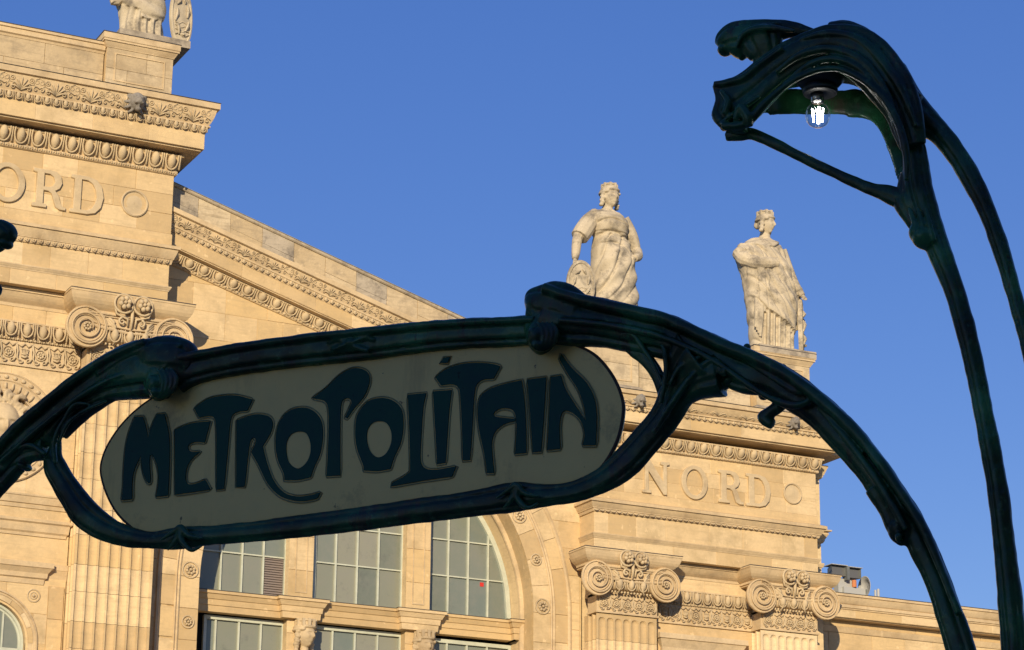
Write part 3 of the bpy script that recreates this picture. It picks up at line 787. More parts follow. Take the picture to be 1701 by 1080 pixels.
# ---- raking cornice
def rake(nm, prof, x0=27.9, x1=46.2, mat=ST2):
    k = len(prof); v = []
    for x in (x0, x1):
        for p, z in prof: v.append((x, YW-p, zl(x, z)))
    f = [(j, (j+1) % k, k+(j+1) % k, k+j) for j in range(k)]+[tuple(range(k)), tuple(2*k-1-j for j in range(k))]
    return P(MB().add(v, f), nm, mat)
rake('raking_bead_moulding', [(-.1, 31.50), (.06, 31.50), (.10, 31.55), (.10, 31.62), (-.1, 31.62)])
bead_strip('bead_ornament', 28.0, 45.6, YW-.10, zl(28.0, 31.565), .05, M_, .24)
rake('raking_egg_moulding', [(-.1, 31.62), (.06, 31.62), (.12, 31.70), (.24, 31.90), (.30, 31.92), (.30, 31.98), (-.1, 31.98)])
row(EGG_G, 'egg_ornament', 28.1, 45.7, 30, YW-.10, zl(28.1, 31.585), slope=M_, sc=(1, 1, .95))
rake('raking_corona', [(-.1, 31.98), (.55, 31.98), (.55, 32.02), (.60, 32.02), (.60, 32.52), (-.1, 32.52)])
for i in range(12):
    u0 = 27.98+1.5*i; u1 = u0+1.5; stone([(u0, zl(u0, 32.03)), (u1, zl(u1, 32.03)), (u1, zl(u1, 32.51)), (u0, zl(u0, 32.51))], YW-.612, STN, ST, 'corona_stone', gap=.004)
rake('raking_small_egg_moulding', [(-.1, 32.52), (.62, 32.52), (.64, 32.56), (.70, 32.68), (.74, 32.70), (.74, 32.76), (-.1, 32.76)])
small_eggs('small_egg_ornament', 28.0, 45.6, YW-.68, zl(28.0, 32.54), .17, M_, .24)
rake('raking_sima', [(-.1, 32.76), (.70, 32.76), (.72, 32.80), (.80, 32.95), (.84, 33.10), (.84, 33.16), (-.1, 33.16)])
row(PALM_G, 'palmette', 28.0, 45.6, 15, YW-.72, zl(28.0, 32.77), slope=M_, sc=(.93, 1, .97))
rake('raking_fillet', [(-.1, 33.16), (.90, 33.16), (.96, 33.18), (.96, 33.36), (-.1, 33.46)])
bk = rake('gable_parapet', [(-.6, 33.3), (.17, 33.3), (.17, 34.50), (-.6, 34.5)], mat=ST)
for i in range(14):
    u0 = 27.98+1.3*i; u1 = u0+1.3; zz = [33.38, 33.9, 34.50]
    if i % 3 == 1: zz = [33.38, 34.50]
    for a, b in zip(zz, zz[1:]):
        o = stone([(u0, zl(u0, a)), (u1, zl(u1, a)), (u1, zl(u1, b)), (u0, zl(u0, b))], YW-.20, bk, ST3 if (i*7) % 3 else STD, gap=.005)
rake('gable_coping', [(-.7, 34.50), (.24, 34.50), (.28, 34.54), (.28, 34.62), (-.7, 34.66)], mat=STD)
rake('zinc_coping', [(-.7, 34.665), (.20, 34.63), (.30, 34.63), (.30, 34.645), (.1, 34.74), (-.7, 34.78)], mat=ZINC)
# roof and body behind
v = [(27, YW+.5, 12), (46, YW+.5, 12), (46, YW+.5, zl(46, 33.9)), (27, YW+.5, zl(27, 33.9))]
P(MB().box(12, 57, 88.6, 116, 0, 20.5), 'station_hall', ST)
P(MB().prism([(16.9, 20), (56, 20), (56, zl(56, 34.2)), (28, zl(28, 34.2)), (16.9, 37)], 88.7, 116), 'station_roof', ROOFM)
for a, b in ((LXL-3, LXR), (RXL, RXR)): P(MB().box(a+.2, b-.2, YW+.2, 88.9, 12, 37.3 if a < 20 else 28.6), 'pier_core', ST)
P(MB().box(6, 66, YW-.6, 88.5, 0, 12.2), 'ground_storey', ST)

# ================================================================== GREAT WINDOW
# sill/transom with breaks over the mullions, mullion piers, glazing
TZ0, TZ1 = 18.92, 19.66
def transom(x0, x1, Yf, nm='transom'):
    pr = [(-.4, TZ0), (.0, TZ0), (.02, TZ0+.22), (.06, TZ0+.24), (.08, TZ0+.44), (.12, TZ0+.46), (.2, TZ0+.62), (.26, TZ0+.64), (.26, TZ1), (-.4, TZ1+.03)]
    o = PM(nm, pr, [(x0, YG), (x0, Yf), (x1, Yf), (x1, YG)], ST)
    part(mould('transom_flashing', [(-.3, TZ1+.035), (.28, TZ1+.008), (.28, TZ1+.025), (-.3, TZ1+.05)], [(x0, YG), (x0, Yf), (x1, Yf), (x1, YG)], LEAD, None)); return o
MU = ((34.00, 34.98), (38.80, 39.80))         # mullion piers (at Y 87.35)
transom(30.02, 33.72, 87.42); transom(35.22, 38.55, 87.42); transom(40.05, 43.3, 87.42)
transom(33.72, 35.22, 87.15); transom(38.55, 40.05, 87.15); transom(43.3, 43.72, 87.15)
for i, (a, b) in enumerate(MU):
    for z0, z1, nm in ((TZ1+.03, 26.4, 'mullion_pier'), (12.5, TZ0, 'mullion_pier')):
        mp = P(MB().box(a, b, 87.42, YG+.1, z0, z1), nm, ST)
        z = z0; j = 0
        while z < z1-.3:
            h = min(1.1+.2*(j % 2), z1-z)
            o = stone([(a, z), (b, z), (b, z+h), (a, z+h)], 87.39, mp, ST, gap=.004); z += h; j += 1
        if z0 > 15:
            fr = MB(); q0, q1, w0, w1 = a+.25, b-.25, z0+.25, 25.2
            for q in ((q0, q1, w0, w0+.04), (q0, q0+.04, w0+.04, w1), (q1-.04, q1, w0+.04, w1)): fr.box(q[0], q[1], 87.365, 87.40, q[2], q[3])
            o = fr.build('panel_frame', ST2, mp); o.matrix_parent_inverse = Matrix()
def rin(x, m=.0): # height of arch intrados at x
    d = AR-.13-m; return ACZ+math.sqrt(max(0, d*d-(x-ACX)**2)) if abs(x-ACX) < d else ACZ
def light(x0, x1, z0, z1, cols, rows_, arched=False, louvre=None, dot=None):
    """one window light: green frame, glazing bars, one object per pane"""
    fr = MB(); fw = .11; yb, yf = YG+.06, YG-.10
    def top(x): return min(z1, rin(x, .0)) if arched else z1
    # outer frame
    if arched:
        n = 40; xs = np.linspace(x0, x1, n); up = [(x, top(x)) for x in xs]; dn = [(min(max(x, x0+fw), x1-fw), min(z1-fw, rin(x, .19))) for x in xs]
        for i in range(n-1):
            if up[i][1] < z0 or up[i+1][1] < z0: continue
            q = [up[i], up[i+1], dn[i+1], dn[i]]
            fr.add([(x, yf, z) for x, z in q]+[(x, yb, z) for x, z in q], [(0, 1, 2, 3), (4, 5, 1, 0), (3, 2, 6, 7)])
    else: fr.box(x0, x1, yf, yb, z1-fw*1.3, z1)
    zl_ = max(z0+.1, min(z1, rin(x0, 0))) if arched else z1-fw*1.3
    zr_ = max(z0+.1, min(z1, rin(x1, 0))) if arched else z1-fw*1.3
    fr.box(x0, x0+fw, yf, yb, z0, zl_); fr.box(x1-fw, x1, yf, yb, z0, zr_)
    fr.box(x0+fw, x1-fw, yf, yb, z0, z0+fw*.8)
    for c in cols: fr.box(c-.035, c+.035, yf+.03, yb, z0+fw*.8, (min(z1, rin(c, .12)) if arched else z1-fw*1.3))
    for r in rows_:
        ee = x0+fw; e1 = x1-fw
        if arched:
            h = math.sqrt(max(.01, (AR-.25)**2-(r-ACZ)**2)) if r > ACZ else AR-.25
            ee = max(ee, ACX-h); e1 = min(e1, ACX+h)
        xs = [ee]+[c for c in cols if ee < c < e1]+[e1]
        for a, b in zip(xs, xs[1:]):
            if b-a > .1: fr.box(a+(.035 if a in cols else 0), b-(.035 if b in cols else 0), yf+.04, yb-.01, r-.025, r+.025)
    frame = P(fr, 'window_frame', WINP)
    X = [x0+fw]+list(cols)+[x1-fw]; Z = [z0+fw*.8]+list(rows_)+[None]
    for i in range(len(X)-1):
        for j in range(len(Z)-1):
            a, b, c = X[i]+.01, X[i+1]-.01, Z[j]+.01
            if arched:
                d = z1 if Z[j+1] is None else Z[j+1]
                n = 9; up = [(x, min(d, rin(x, .1))) for x in np.linspace(b, a, n)]
                up = [q for q in up if q[1] > c+.02]
                if len(up) < 2: continue
                poly = [(up[-1][0], c), (up[0][0], c)]+up
            else:
                d = (z1-fw*1.3 if Z[j+1] is None else Z[j+1])-.01; poly = [(a, c), (b, c), (b, d), (a, d)]
            if louvre and louvre[0] == i and louvre[1] == j:
                lv = MB(); lv.box(a, b, YG+.03, YG+.05, c, d); o = lv.build('louvre', LOUV, frame); o.matrix_parent_inverse = Matrix()
                zz = c+.05
                while zz < d-.03:
                    sl = MB().add([(a, YG-.03, zz), (b, YG-.03, zz), (b, YG+.03, zz+.05), (a, YG+.03, zz+.05), (a, YG-.03, zz-.018), (b, YG-.03, zz-.018), (b, YG+.03, zz+.032), (a, YG+.03, zz+.032)], [(0, 1, 2, 3), (4, 5, 6, 7), (0, 1, 5, 4)])
                    o = sl.build('louvre_slat', LOUV, frame); o.matrix_parent_inverse = Matrix(); zz += .092
                continue
            t = rnd.uniform(-.012, .012)
            o = MB().prism(poly, YG+.02, YG+.03); o.v = [(x, y+t*(x-a), z) for x, y, z in o.v]
            o = o.build('pane', PANE, frame); o.matrix_parent_inverse = Matrix()
    return frame
ROWS = (21.28, 22.70, 24.12, 25.54)
light(30.2, 34.08, 19.68, 27, [31.47, 32.30, 33.14], ROWS, True, louvre=(3, 0))
light(35.14, 38.86, 19.68, 27, [36.06, 36.94, 37.82], ROWS, True)
f3 = light(39.90, 43.48, 19.68, 27, [40.76, 41.61, 42.47], ROWS, True)
o = MB().box(42.16, 42.32, YG-.0, YG+.01, 21.02, 21.18).build('red_sticker', REDS, f3); o.matrix_parent_inverse = Matrix()
light(30.9, 34.08, 12.6, 18.86, [31.37, 32.28, 33.15], (15.5,))
light(35.14, 38.86, 12.6, 18.86, [36.02, 36.93, 37.86], (15.5,))
light(39.90, 43.48, 12.6, 18.80, [40.76, 41.61, 42.47], (15.5,))
P(MB().box(29.9, 43.8, YG+.25, YG+.35, 12, 27), 'window_backing', BLACK)

# ================================================================== BAYS BETWEEN PILASTERS
def bay(x0, x1, zt, k, seed, eggm, ne, holes=None):
    """the panel between two capitals: cavetto cornice, eggs, carved band"""
    if holes:
        me = flat_shape([[(x0, 12), (x1, 12), (x1, zt), (x0, zt)]]+holes, .1, 'bay_wall', ST); me.transform(Matrix.Translation((0, YB+.066, 0)) @ Matrix.Rotation(PI/2, 4, 'X')); bp = part(link('bay_wall', me))
        P(MB().box(x0, x1, YB+.75, YB+.8, 12, zt), 'bay_backing', BLACK)
    else: bp = wallpart('bay_wall', x0, x1, 12, zt, YB+.016, depth=.6)
    PM('bay_cornice', [(-.3, zt-.62*k), (.02, zt-.62*k), (.03, zt-.52*k)]+arc((.04, zt-.50*k), (.34, zt-.14*k), .07, 5)+[(.38, zt-.14*k), (.38, zt-.02), (-.3, zt)], [(x0, YB), (x1, YB)])
    a = zt-1.2*k; b = zt-1.78*k; c = zt-1.90*k; d = zt-(2.75*k if k == 1 else 2.33)
    courses(x0, x1, [a, zt-.62*k], YB, bp, avg=1.5, seed=seed)
    PM('bay_egg_moulding', [(-.2, b), (.05, b), (.18, a-.06), (.22, a-.06), (.22, a), (-.2, a)], [(x0, YB), (x1, YB)])
    for i in range(ne):
        link('egg_ornament', eggm, STN, (x0+(i+.5)*(x1-x0)/ne-36, YB-.16-YW, b+.02), None, ((x1-x0)/ne/(.575 if eggm is EGG_B else .44), 1, (a-b-.08)/(.50 if eggm is EGG_B else .34)))
    bead_strip('bead_ornament', x0, x1, YB-.08, (b+c)/2, .05)
    P(MB().box(x0, x1, YB-.04, YB+.1, d, c), 'carved_band', ST2)
    for i in range(ne):
        w_ = (x1-x0)/ne; link('necking_crown' if i % 2 else 'necking_rosette', CROWN if i % 2 else GARL, STN, (x0+(i+.5)*w_-36, YB-.05-YW, d+.03), None, (w_/.575, 1, (c-d-.04)/.78))
    P(MB().box(x0, x1, YB-.07, YB+.1, d-.06, d), 'band_fillet', ST2)
    return bp, d-.06
_h1 = ell_loop(22.35, 24.4, 1.4, 1.4, 40)
_h2 = [(22.30+1.4*math.cos(a), 16.85+1.4*math.sin(a)) for a in np.linspace(0, PI, 24)]+[(20.9, 13.5), (23.7, 13.5)]
bl, zb = bay(19.7, 25.0, 29.5, 1.0, 77, EGG_B, 9, [_h1, _h2])
# left bay: medallion, string courses, panel, hood and arched window
MCX, MCZ = 22.35, 24.4
def keep_med(p):
    cx = sum(q[0] for q in p)/len(p); cz = sum(q[1] for q in p)/len(p); dx, dz = cx-MCX, cz-MCZ; L = math.hypot(dx, dz) or 1; dx /= L; dz /= L
    if min(math.hypot(q[0]-MCX, q[1]-MCZ) for q in p) < 1.9: p = clip(p, -dx, -dz, -(dx*MCX+dz*MCZ+1.75))
    return p if len(p) > 2 else None
courses(19.7, 25.02, [22.06, 23.2, 24.4, 25.6, zb], YB, bl, avg=1.55, seed=9, keep=keep_med)
n = 56; prof = [(2.0, YB+.02), (2.0, YB-.07), (1.96, YB-.11), (1.92, YB-.07), (1.74, YB-.06), (1.70, YB-.1), (1.66, YB-.06), (1.34, YB+.02), (1.30, YB-.05), (1.25, YB-.06), (1.22, YB+.1), (.02, YB+.12)]
v = [(MCX+r*math.cos(2*PI*i/n), y, MCZ+r*math.sin(2*PI*i/n)) for r, y in prof for i in range(n)]
f = [(j*n+i, j*n+(i+1) % n, (j+1)*n+(i+1) % n, (j+1)*n+i) for j in range(len(prof)-1) for i in range(n)]
med = P(MB().add(v, f), 'medallion', ST2, smooth=True, angle=30)
for i in range(36):
    a = 2*PI*i/36; c, s_ = math.cos(a), math.sin(a)
    o = MB().ell((MCX+1.83*c, YB-.08, MCZ+1.83*s_), (.10, .06, .075) if abs(c) < .7 else (.075, .06, .10), 8, 5).build('bead', STO, med, smooth=True); o.matrix_parent_inverse = Matrix()
    o = MB().tube([(MCX+1.62*c, YB-.05, MCZ+1.62*s_), (MCX+1.48*c, YB-.04, MCZ+1.48*s_), (MCX+1.36*c, YB+.0, MCZ+1.36*s_)], [.05, .06, .05], 6).build('flute', STO, med, smooth=True); o.matrix_parent_inverse = Matrix()
path = [(19.7, YB), (25.02, YB)]
PM('string_course', [(-.2, 21.60), (.04, 21.60), (.05, 21.74), (.10, 21.76), (.13, 22.00), (.16, 22.02), (.16, 22.08), (-.2, 22.12)], path)
courses(19.7, 25.02, [21.2, 21.6], YB, bl, avg=2.6, seed=12)
PM('panel_cornice', [(-.2, 20.62), (.03, 20.62), (.04, 20.72), (.10, 20.78), (.13, 21.05), (.20, 21.10), (.20, 21.2), (-.2, 21.22)], [(19.7, YB), (24.86, YB), (24.86, YB+.3)])
courses(19.75, 24.9, [19.72, 20.62], YB+.04, bl, avg=1.7, seed=13)
PM('hood_cornice', [(-.2, 18.92), (.03, 18.92), (.05, 19.1), (.12, 19.14), (.14, 19.3), (.26, 19.46), (.30, 19.48), (.30, 19.66), (-.2, 19.70)], [(20.5, YB+.3), (20.5, YB), (24.16, YB), (24.16, YB+.3)])
PM('impost_cornice', [(-.2, 18.94), (.02, 18.94), (.04, 19.1), (.10, 19.14), (.12, 19.3), (.18, 19.46), (.2, 19.48), (.2, 19.68), (-.2, 19.70)], [(24.16, YB+.12), (25.02, YB+.12)])
P(MB().box(24.40, 24.94, YB-.02, YB+.2, 12, 18.92), 'side_strip', ST)
for i in range(6): stone([(24.40, 18.9-1.15*(i+1)), (24.94, 18.9-1.15*(i+1)), (24.94, 18.9-1.15*i), (24.40, 18.9-1.15*i)], YB-.05, bl, ST, gap=.004)
WX, WZ = 22.30, 16.85
def keep_win(p):
    cx = sum(q[0] for q in p)/len(p); cz = sum(q[1] for q in p)/len(p); dx, dz = cx-WX, max(cz-WZ, 0); L = math.hypot(dx, dz) or 1; dx /= L; dz /= L
    if min(math.hypot(q[0]-WX, max(0, q[1]-WZ)) for q in p) < 1.9: p = clip(p, -dx, -dz, -(dx*WX+dz*WZ+1.72))
    return p if len(p) > 2 else None
courses(20.3, 24.40, [14.6, 15.75, 16.85, 17.9, 18.92], YB, bl, avg=1.2, seed=19, keep=keep_win)
def small_arch(nm, prof, mat=ST2, parent=None):
    v = []; k = len(prof); st = [('j', 13.5, 1)]+[('a', a, 0) for a in np.linspace(0, PI, 33)]+[('j', 13.5, -1)]
    for t, q, s in st:
        for r, y in prof: v.append((WX+s*r, y, q) if t == 'j' else (WX+r*math.cos(q), y, WZ+r*math.sin(q)))
    f = [(i*k+j, i*k+(j+1) % k, (i+1)*k+(j+1) % k, (i+1)*k+j) for i in range(len(st)-1) for j in range(k)]
    o = MB().add(v, f)
    if parent is None: return P(o, nm, mat, smooth=True, angle=30)
    o = o.build(nm, mat, parent); o.matrix_parent_inverse = Matrix(); return o
sa = small_arch('window_arch', [(1.80, YB+.02), (1.80, YB-.08), (1.74, YB-.10), (1.72, YB-.05), (1.66, YB-.05), (1.64, YB-.02), (1.48, YB-.02), (1.46, YB+.02), (1.40, YB+.04), (1.40, YB+.5), (1.8, YB+.5)])
for i in range(9):
    a0, a1 = PI*i/9+.006, PI*(i+1)/9-.006; A = [(WX+1.64*math.cos(a), WZ+1.64*math.sin(a)) for a in np.linspace(a0, a1, 4)]+[(WX+1.48*math.cos(a), WZ+1.48*math.sin(a)) for a in np.linspace(a1, a0, 4)]
    o = MB().prism(A, YB-.045, YB).build('voussoir', ST, sa); o.matrix_parent_inverse = Matrix()
wf = small_arch('window_frame', [(1.40, YB+.30), (1.38, YB+.22), (1.30, YB+.22), (1.27, YB+.30), (1.22, YB+.30), (1.20, YB+.38), (1.40, YB+.38)], WINP)
mb = MB()
for x in (WX-.62, WX, WX+.64): mb.box(x-.03, x+.03, YB+.30, YB+.38, 14, WZ+math.sqrt(1.22**2-(x-WX)**2))
for z in (16.40,): mb.box(WX-1.22, WX+1.22, YB+.27, YB+.38, z, z+.28)
o = mb.build('glazing_bars', WINP, wf); o.matrix_parent_inverse = Matrix()
for a, b in ((WX-1.22, WX-.62), (WX-.62, WX), (WX, WX+.64), (WX+.64, WX+1.22)):
    up = [(x, WZ+math.sqrt(max(0, 1.22**2-(x-WX)**2))) for x in np.linspace(b, a, 9)]
    o = MB().prism([(a, 16.7), (b, 16.7)]+up, YB+.35, YB+.36).build('pane', PANE, wf); o.matrix_parent_inverse = Matrix()
    o = MB().box(a, b, YB+.35, YB+.36, 13.5, 16.4).build('pane', PANE, wf); o.matrix_parent_inverse = Matrix()
n = 20; v = []
mb = MB(); ring(mb, (23.87, 18.52), .22, .03, YB-.01, 20); ring(mb, (23.87, 18.52), .12, .025, YB-.01, 14); mb.ell((23.87, YB-.02, 18.52), (.06, .06, .06), 8, 5)
P(mb, 'roundel', STO, smooth=True)
# right pier bay
br, zb2 = bay(48.4, 53.12, 22.25, .86, 55, EGG_S, 10)
PM('hood_cornice', [(-.2, 18.3), (.05, 18.3), (.08, 18.6), (.14, 18.64), (.16, 18.9), (.30, 19.2), (.36, 19.22), (.36, 19.42), (-.2, 19.46)], [(49.1, YB+.3), (49.1, YB), (52.4, YB), (52.4, YB+.3)])
courses(48.4, 53.12, [15.9, 17.1, 18.3], YB, br, avg=1.4, seed=21)

# ================================================================== RIGHT WING
def wing():
    Yw = 87.2; pth = [(56.4, Yw), (75, Yw)]
    Z = lambda x, y, p: F(x, y, Yw-p)[1]
    zt = Z(1416, 987.6, .75); zf = Z(1416, 991.5, .72); zm = Z(1416, 1005.5, .6); zm2 = Z(1416, 1013, .55); zc = Z(1416, 1027, .5); zs_ = Z(1416, 1044, .1); zs2 = Z(1416, 1050.5, .06)
    ww = wallpart('wing_wall', 56.3, 75, 0, zt-.1, Yw+.03, depth=14)
    PM('wing_cornice', [(-.3, zc-.04), (.4, zc-.04), (.4, zc), (.5, zc), (.5, zm2-.02), (.55, zm2), (.55, zm2+.05), (.60, zm2+.06), (.60, zm), (.56, zm+.02)]+arc((.6, zm+.05), (.72, zf-.02), .04, 4)+[(.78, zf), (.78, zt), (-.3, zt+.1)], pth)
    PM('wing_flashing', [(-.2, zt+.11), (.79, zt+.012), (.79, zt+.03), (-.2, zt+.13)], pth, LEAD)
    PM('wing_moulding', [(-.2, zs2-.05), (.03, zs2-.05), (.05, zs2), (.09, zs_-.02), (.10, zs_+.03), (.05, zs_+.05), (-.2, zs_+.05)], pth)
    hs_ = (zc-.04-zs_-.05)
    courses(56.5, 75, [zs_+.05, zc-.06], Yw, ww, avg=1.9, seed=61)
    zz = [zs2-.06-1.05*i for i in range(5)][::-1]
    courses(56.5, 75, zz, Yw, ww, avg=1.9, seed=62)
    n = 8
    for i in range(n):
        u0 = 56.5+i*2.3; stone([(u0, zc+.01), (u0+2.3, zc+.01), (u0+2.3, zm2-.03), (u0, zm2-.03)], Yw-.512, ww, ST, 'corona_stone', gap=.004)
    P(MB().box(56.3, 75, Yw+.3, Yw+14, zt+.02, zt+.12), 'wing_roof', ROOFM)
    return zt, Yw
WZT, WYW = wing()
# ================================================================== STATUES
def head_geo(mb, c, s, yaw=0, tilt=0, hair=True, veil=False, long_hair=False):
    """a face with nose, brow, eyes, lips, chin; s = head height; looks towards -Y turned by yaw"""
    nu, nv = 44, 40; v = []; f = []
    R = Matrix.Rotation(yaw, 3, 'Z') @ Matrix.Rotation(tilt, 3, 'X')
    G = lambda x, z, x0, z0, sx, sz: math.exp(-((x-x0)/sx)**2-((z-z0)/sz)**2)
    for j in range(nv+1):
        t = PI*j/nv; cz = math.cos(t)
        for i in range(nu):
            a = 2*PI*i/nu; x = math.sin(t)*math.cos(a); y = math.sin(t)*math.sin(a); z = cz
            jaw = 1-.30*max(0, -z)**1.2
            px, py, pz = x*.37*jaw, y*.43*(1-.12*max(0, -z)), z*.5
            if y < .2:
                fr = min(1, max(0, (-y+.1)*2))
                d = .085*G(px, pz, 0, -.02, .045, .12)+.05*G(px, pz, 0, -.09, .055, .05)      # nose
                d += .028*G(abs(px), pz, .13, .12, .12, .03)                                   # brow
                d -= .055*G(abs(px), pz, .135, .055, .07, .045)                                # socket
                d += .022*G(abs(px), pz, .135, .05, .04, .022)                                 # eyeball
                d += .03*G(px, pz, 0, -.215, .09, .022)+.03*G(px, pz, 0, -.265, .075, .024)    # lips
                d -= .018*G(px, pz, 0, -.24, .09, .012)
                d += .05*G(px, pz, 0, -.40, .09, .07)+.02*G(abs(px), pz, .19, -.08, .07, .08)  # chin, cheeks
                py -= d*fr
            p = R @ Vector((px, py, pz)); v.append((c[0]+p.x*s, c[1]+p.y*s, c[2]+p.z*s))
    for j in range(nv):
        for i in range(nu): f.append((j*nu+i, (j+1)*nu+i, (j+1)*nu+(i+1) % nu, j*nu+(i+1) % nu))
    mb.add(v, f)
    if hair:
        r = random.Random(3)
        for k in range(46):
            a = PI*2*k/46; 
            for el in (.30, .55, .82, 1.1):
                if math.sin(a) < -.55 and el < .5: continue
                q = Vector((.41*math.cos(a)*math.cos(el), .46*math.sin(a)*math.cos(el)+.03, .04+.50*math.sin(el)))
                q = R @ q; mb.ell((c[0]+q.x*s, c[1]+q.y*s, c[2]+q.z*s), (s*.105, s*.105, s*.07), 6, 4)
        for sg in (-1, 1):
            for k in range(6):
                q = R @ Vector((sg*(.37+.015*k), .02+.06*(k % 2), .10-.10*k)); mb.ell((c[0]+q.x*s, c[1]+q.y*s, c[2]+q.z*s), (s*.12, s*.15, s*.09), 6, 4)
                if long_hair:
                    q = R @ Vector((sg*(.36+.03*k), .05, -.25-.13*k)); mb.ell((c[0]+q.x*s, c[1]+q.y*s, c[2]+q.z*s), (s*.12, s*.13, s*.09), 6, 4)
        q = R @ Vector((0, .44, .02)); mb.ell((c[0]+q.x*s, c[1]+q.y*s, c[2]+q.z*s), (s*.2, s*.18, s*.2), 8, 6)
def crown_geo(c, s, yaw=0, n=8):
    """walled town crown"""
    mb = MB(); R = Matrix.Rotation(yaw, 3, 'Z'); m = 32; v = []; f = []
    pr = [(.30, 0), (.35, 0), (.35, .06), (.33, .08), (.34, .22), (.38, .25), (.38, .32), (.30, .32), (.29, .18)]
    for r, z in pr:
        for i in range(m): a = 2*PI*i/m; v.append((c[0]+s*r*math.cos(a), c[1]+s*r*1.1*math.sin(a), c[2]+s*z))
    for j in range(len(pr)-1):
        for i in range(m): f.append((j*m+i, j*m+(i+1) % m, (j+1)*m+(i+1) % m, (j+1)*m+i))
    mb.add(v, f)
    mb.add([(c[0]+s*.31*math.cos(2*PI*i/m), c[1]+s*.34*math.sin(2*PI*i/m), c[2]+s*.16) for i in range(m)], [tuple(range(m))])
    for k in range(n):
        a = 2*PI*(k+.5)/n; x, y = c[0]+s*.36*math.cos(a), c[1]+s*.39*math.sin(a)
        mb.box(x-s*.06, x+s*.06, y-s*.06, y+s*.06, c[2]+s*.05, c[2]+s*.345)
    return mb
def interp(T, h):
    if h <= T[0][0]: return T[0][1:]
    for a, b in zip(T, T[1:]):
        if h <= b[0]:
            t = (h-a[0])/(b[0]-a[0]); t = t*t*(3-2*t)*.6+t*.4; return tuple(p+(q-p)*t for p, q in zip(a[1:], b[1:]))
    return T[-1][1:]
def ridge(x): return .35-1.25*math.exp(-(math.sin(x)/.30)**2)+.25*math.sin(2*x+.6)
def robe(mb, T, H, fold, h0=0, h1=None, nh=170, na=170):
    """draped body: rings (h, cx, cy, rx, ry) with folds carved by fold(x,h,a)"""
    h1 = h1 or T[-1][0]; v = []; f = []
    for j in range(nh+1):
        h = h0+(h1-h0)*j/nh; cx, cy, rx, ry = interp(T, h)
        for i in range(na):
            a = 2*PI*i/na; d = fold(math.cos(a)*rx+cx, h, a)
            ca, sa = math.cos(a), math.sin(a)
            k = (abs(ca)**2.5+abs(sa)**2.5)**(-1/2.5)
            v.append(((cx+(rx*k+d)*ca)*H, (cy+(ry*k+d)*sa)*H, h*H))
    for j in range(nh):
        for i in range(na): f.append((j*na+i, j*na+(i+1) % na, (j+1)*na+(i+1) % na, (j+1)*na+i))
    f += [tuple(range(na-1, -1, -1)), tuple(nh*na+i for i in range(na))]
    mb.add(v, f)
def limb(mb, pts, rad, H, n=12, sub=5, folds=0):
    P_ = cr([(*p, r) for p, r in zip(pts, rad)], sub)
    mb.tube([(x*H, y*H, z*H) for x, y, z, r in P_], [r*H*(1+(folds*.12*math.sin(i*2.1) if folds else 0)) for i, (x, y, z, r) in enumerate(P_)], n)
def hand(mb, p, d, s, H, curl=.6, side=1):
    """palm and five separate bent fingers; p wrist, d pointing direction"""
    d = Vector(d).normalized(); u = d.cross(Vector((0, 1, 0))).normalized(); nrm = u.cross(d)
    W = Vector(p)
    mb.tube([tuple(W*H), tuple((W+d*s*.45)*H)], [s*.20*H, s*.26*H], 8)
    for k in range(4):
        b = W+d*s*.42+u*s*(k-1.5)*.13; L = s*(.42, .5, .46, .36)[k]
        a1 = b+d*L*.5-nrm*L*.12*curl; a2 = a1+d*L*.25-nrm*L*.4*curl
        mb.tube([tuple(b*H), tuple(a1*H), tuple(a2*H)], [s*.075*H, s*.068*H, s*.052*H], 6)
    b = W+d*s*.12+u*s*.2*side; a1 = b+d*s*.22+u*s*.16*side; a2 = a1+d*s*.2-nrm*s*.06
    mb.tube([tuple(b*H), tuple(a1*H), tuple(a2*H)], [s*.08*H, s*.07*H, s*.055*H], 6)
def shield(mb, c, hw, hh, th, H, yaw, tilt=0):
    R = Matrix.Rotation(yaw, 3, 'Z') @ Matrix.Rotation(tilt, 3, 'Y'); n = 40
    prof = [(0.02, -th*.7), (.5, -th*.62), (.82, -th*.4), (.86, -th*.75), (.97, -th*.6), (1, -th*.1), (.98, th*.4), (.02, th*.5)]
    v = []; f = []
    for r, y in prof:
        for i in range(n):
            a = 2*PI*i/n; p = R @ Vector((hw*r*math.cos(a), y, hh*r*math.sin(a))); v.append(((c[0]+p.x)*H, (c[1]+p.y)*H, (c[2]+p.z)*H))
    for j in range(len(prof)-1):
        for i in range(n): f.append((j*n+i, j*n+(i+1) % n, (j+1)*n+(i+1) % n, (j+1)*n+i))
    f.append(tuple(range(n))); f.append(tuple(7*n+i for i in range(n)))
    mb.add(v, f)
    r = random.Random(5)
    for k in range(7):      # carved city arms: waves and a ship-like mass
        a = k*.9; p = R @ Vector((hw*.45*math.cos(a), -th*.75, hh*.5*math.sin(a)*1.1)); q = R @ Vector((hw*.62*math.cos(a+.6), -th*.75, hh*.6*math.sin(a+.7)))
        mb.tube([tuple((Vector(c)+p)*H), tuple((Vector(c)+(p+q)*.5+R @ Vector((0, -th*.35, 0)))*H), tuple((Vector(c)+q)*H)], [th*.25*H, th*.42*H, th*.2*H], 6)
    for k in range(4):
        p = [R @ Vector((hw*(-.6+.3*q), -th*.7, hh*(-.55+.12*k)+hh*.05*math.sin(q*2+k))) for q in range(5)]
        mb.tube([tuple((Vector(c)+q)*H) for q in p], th*.18*H, 5)

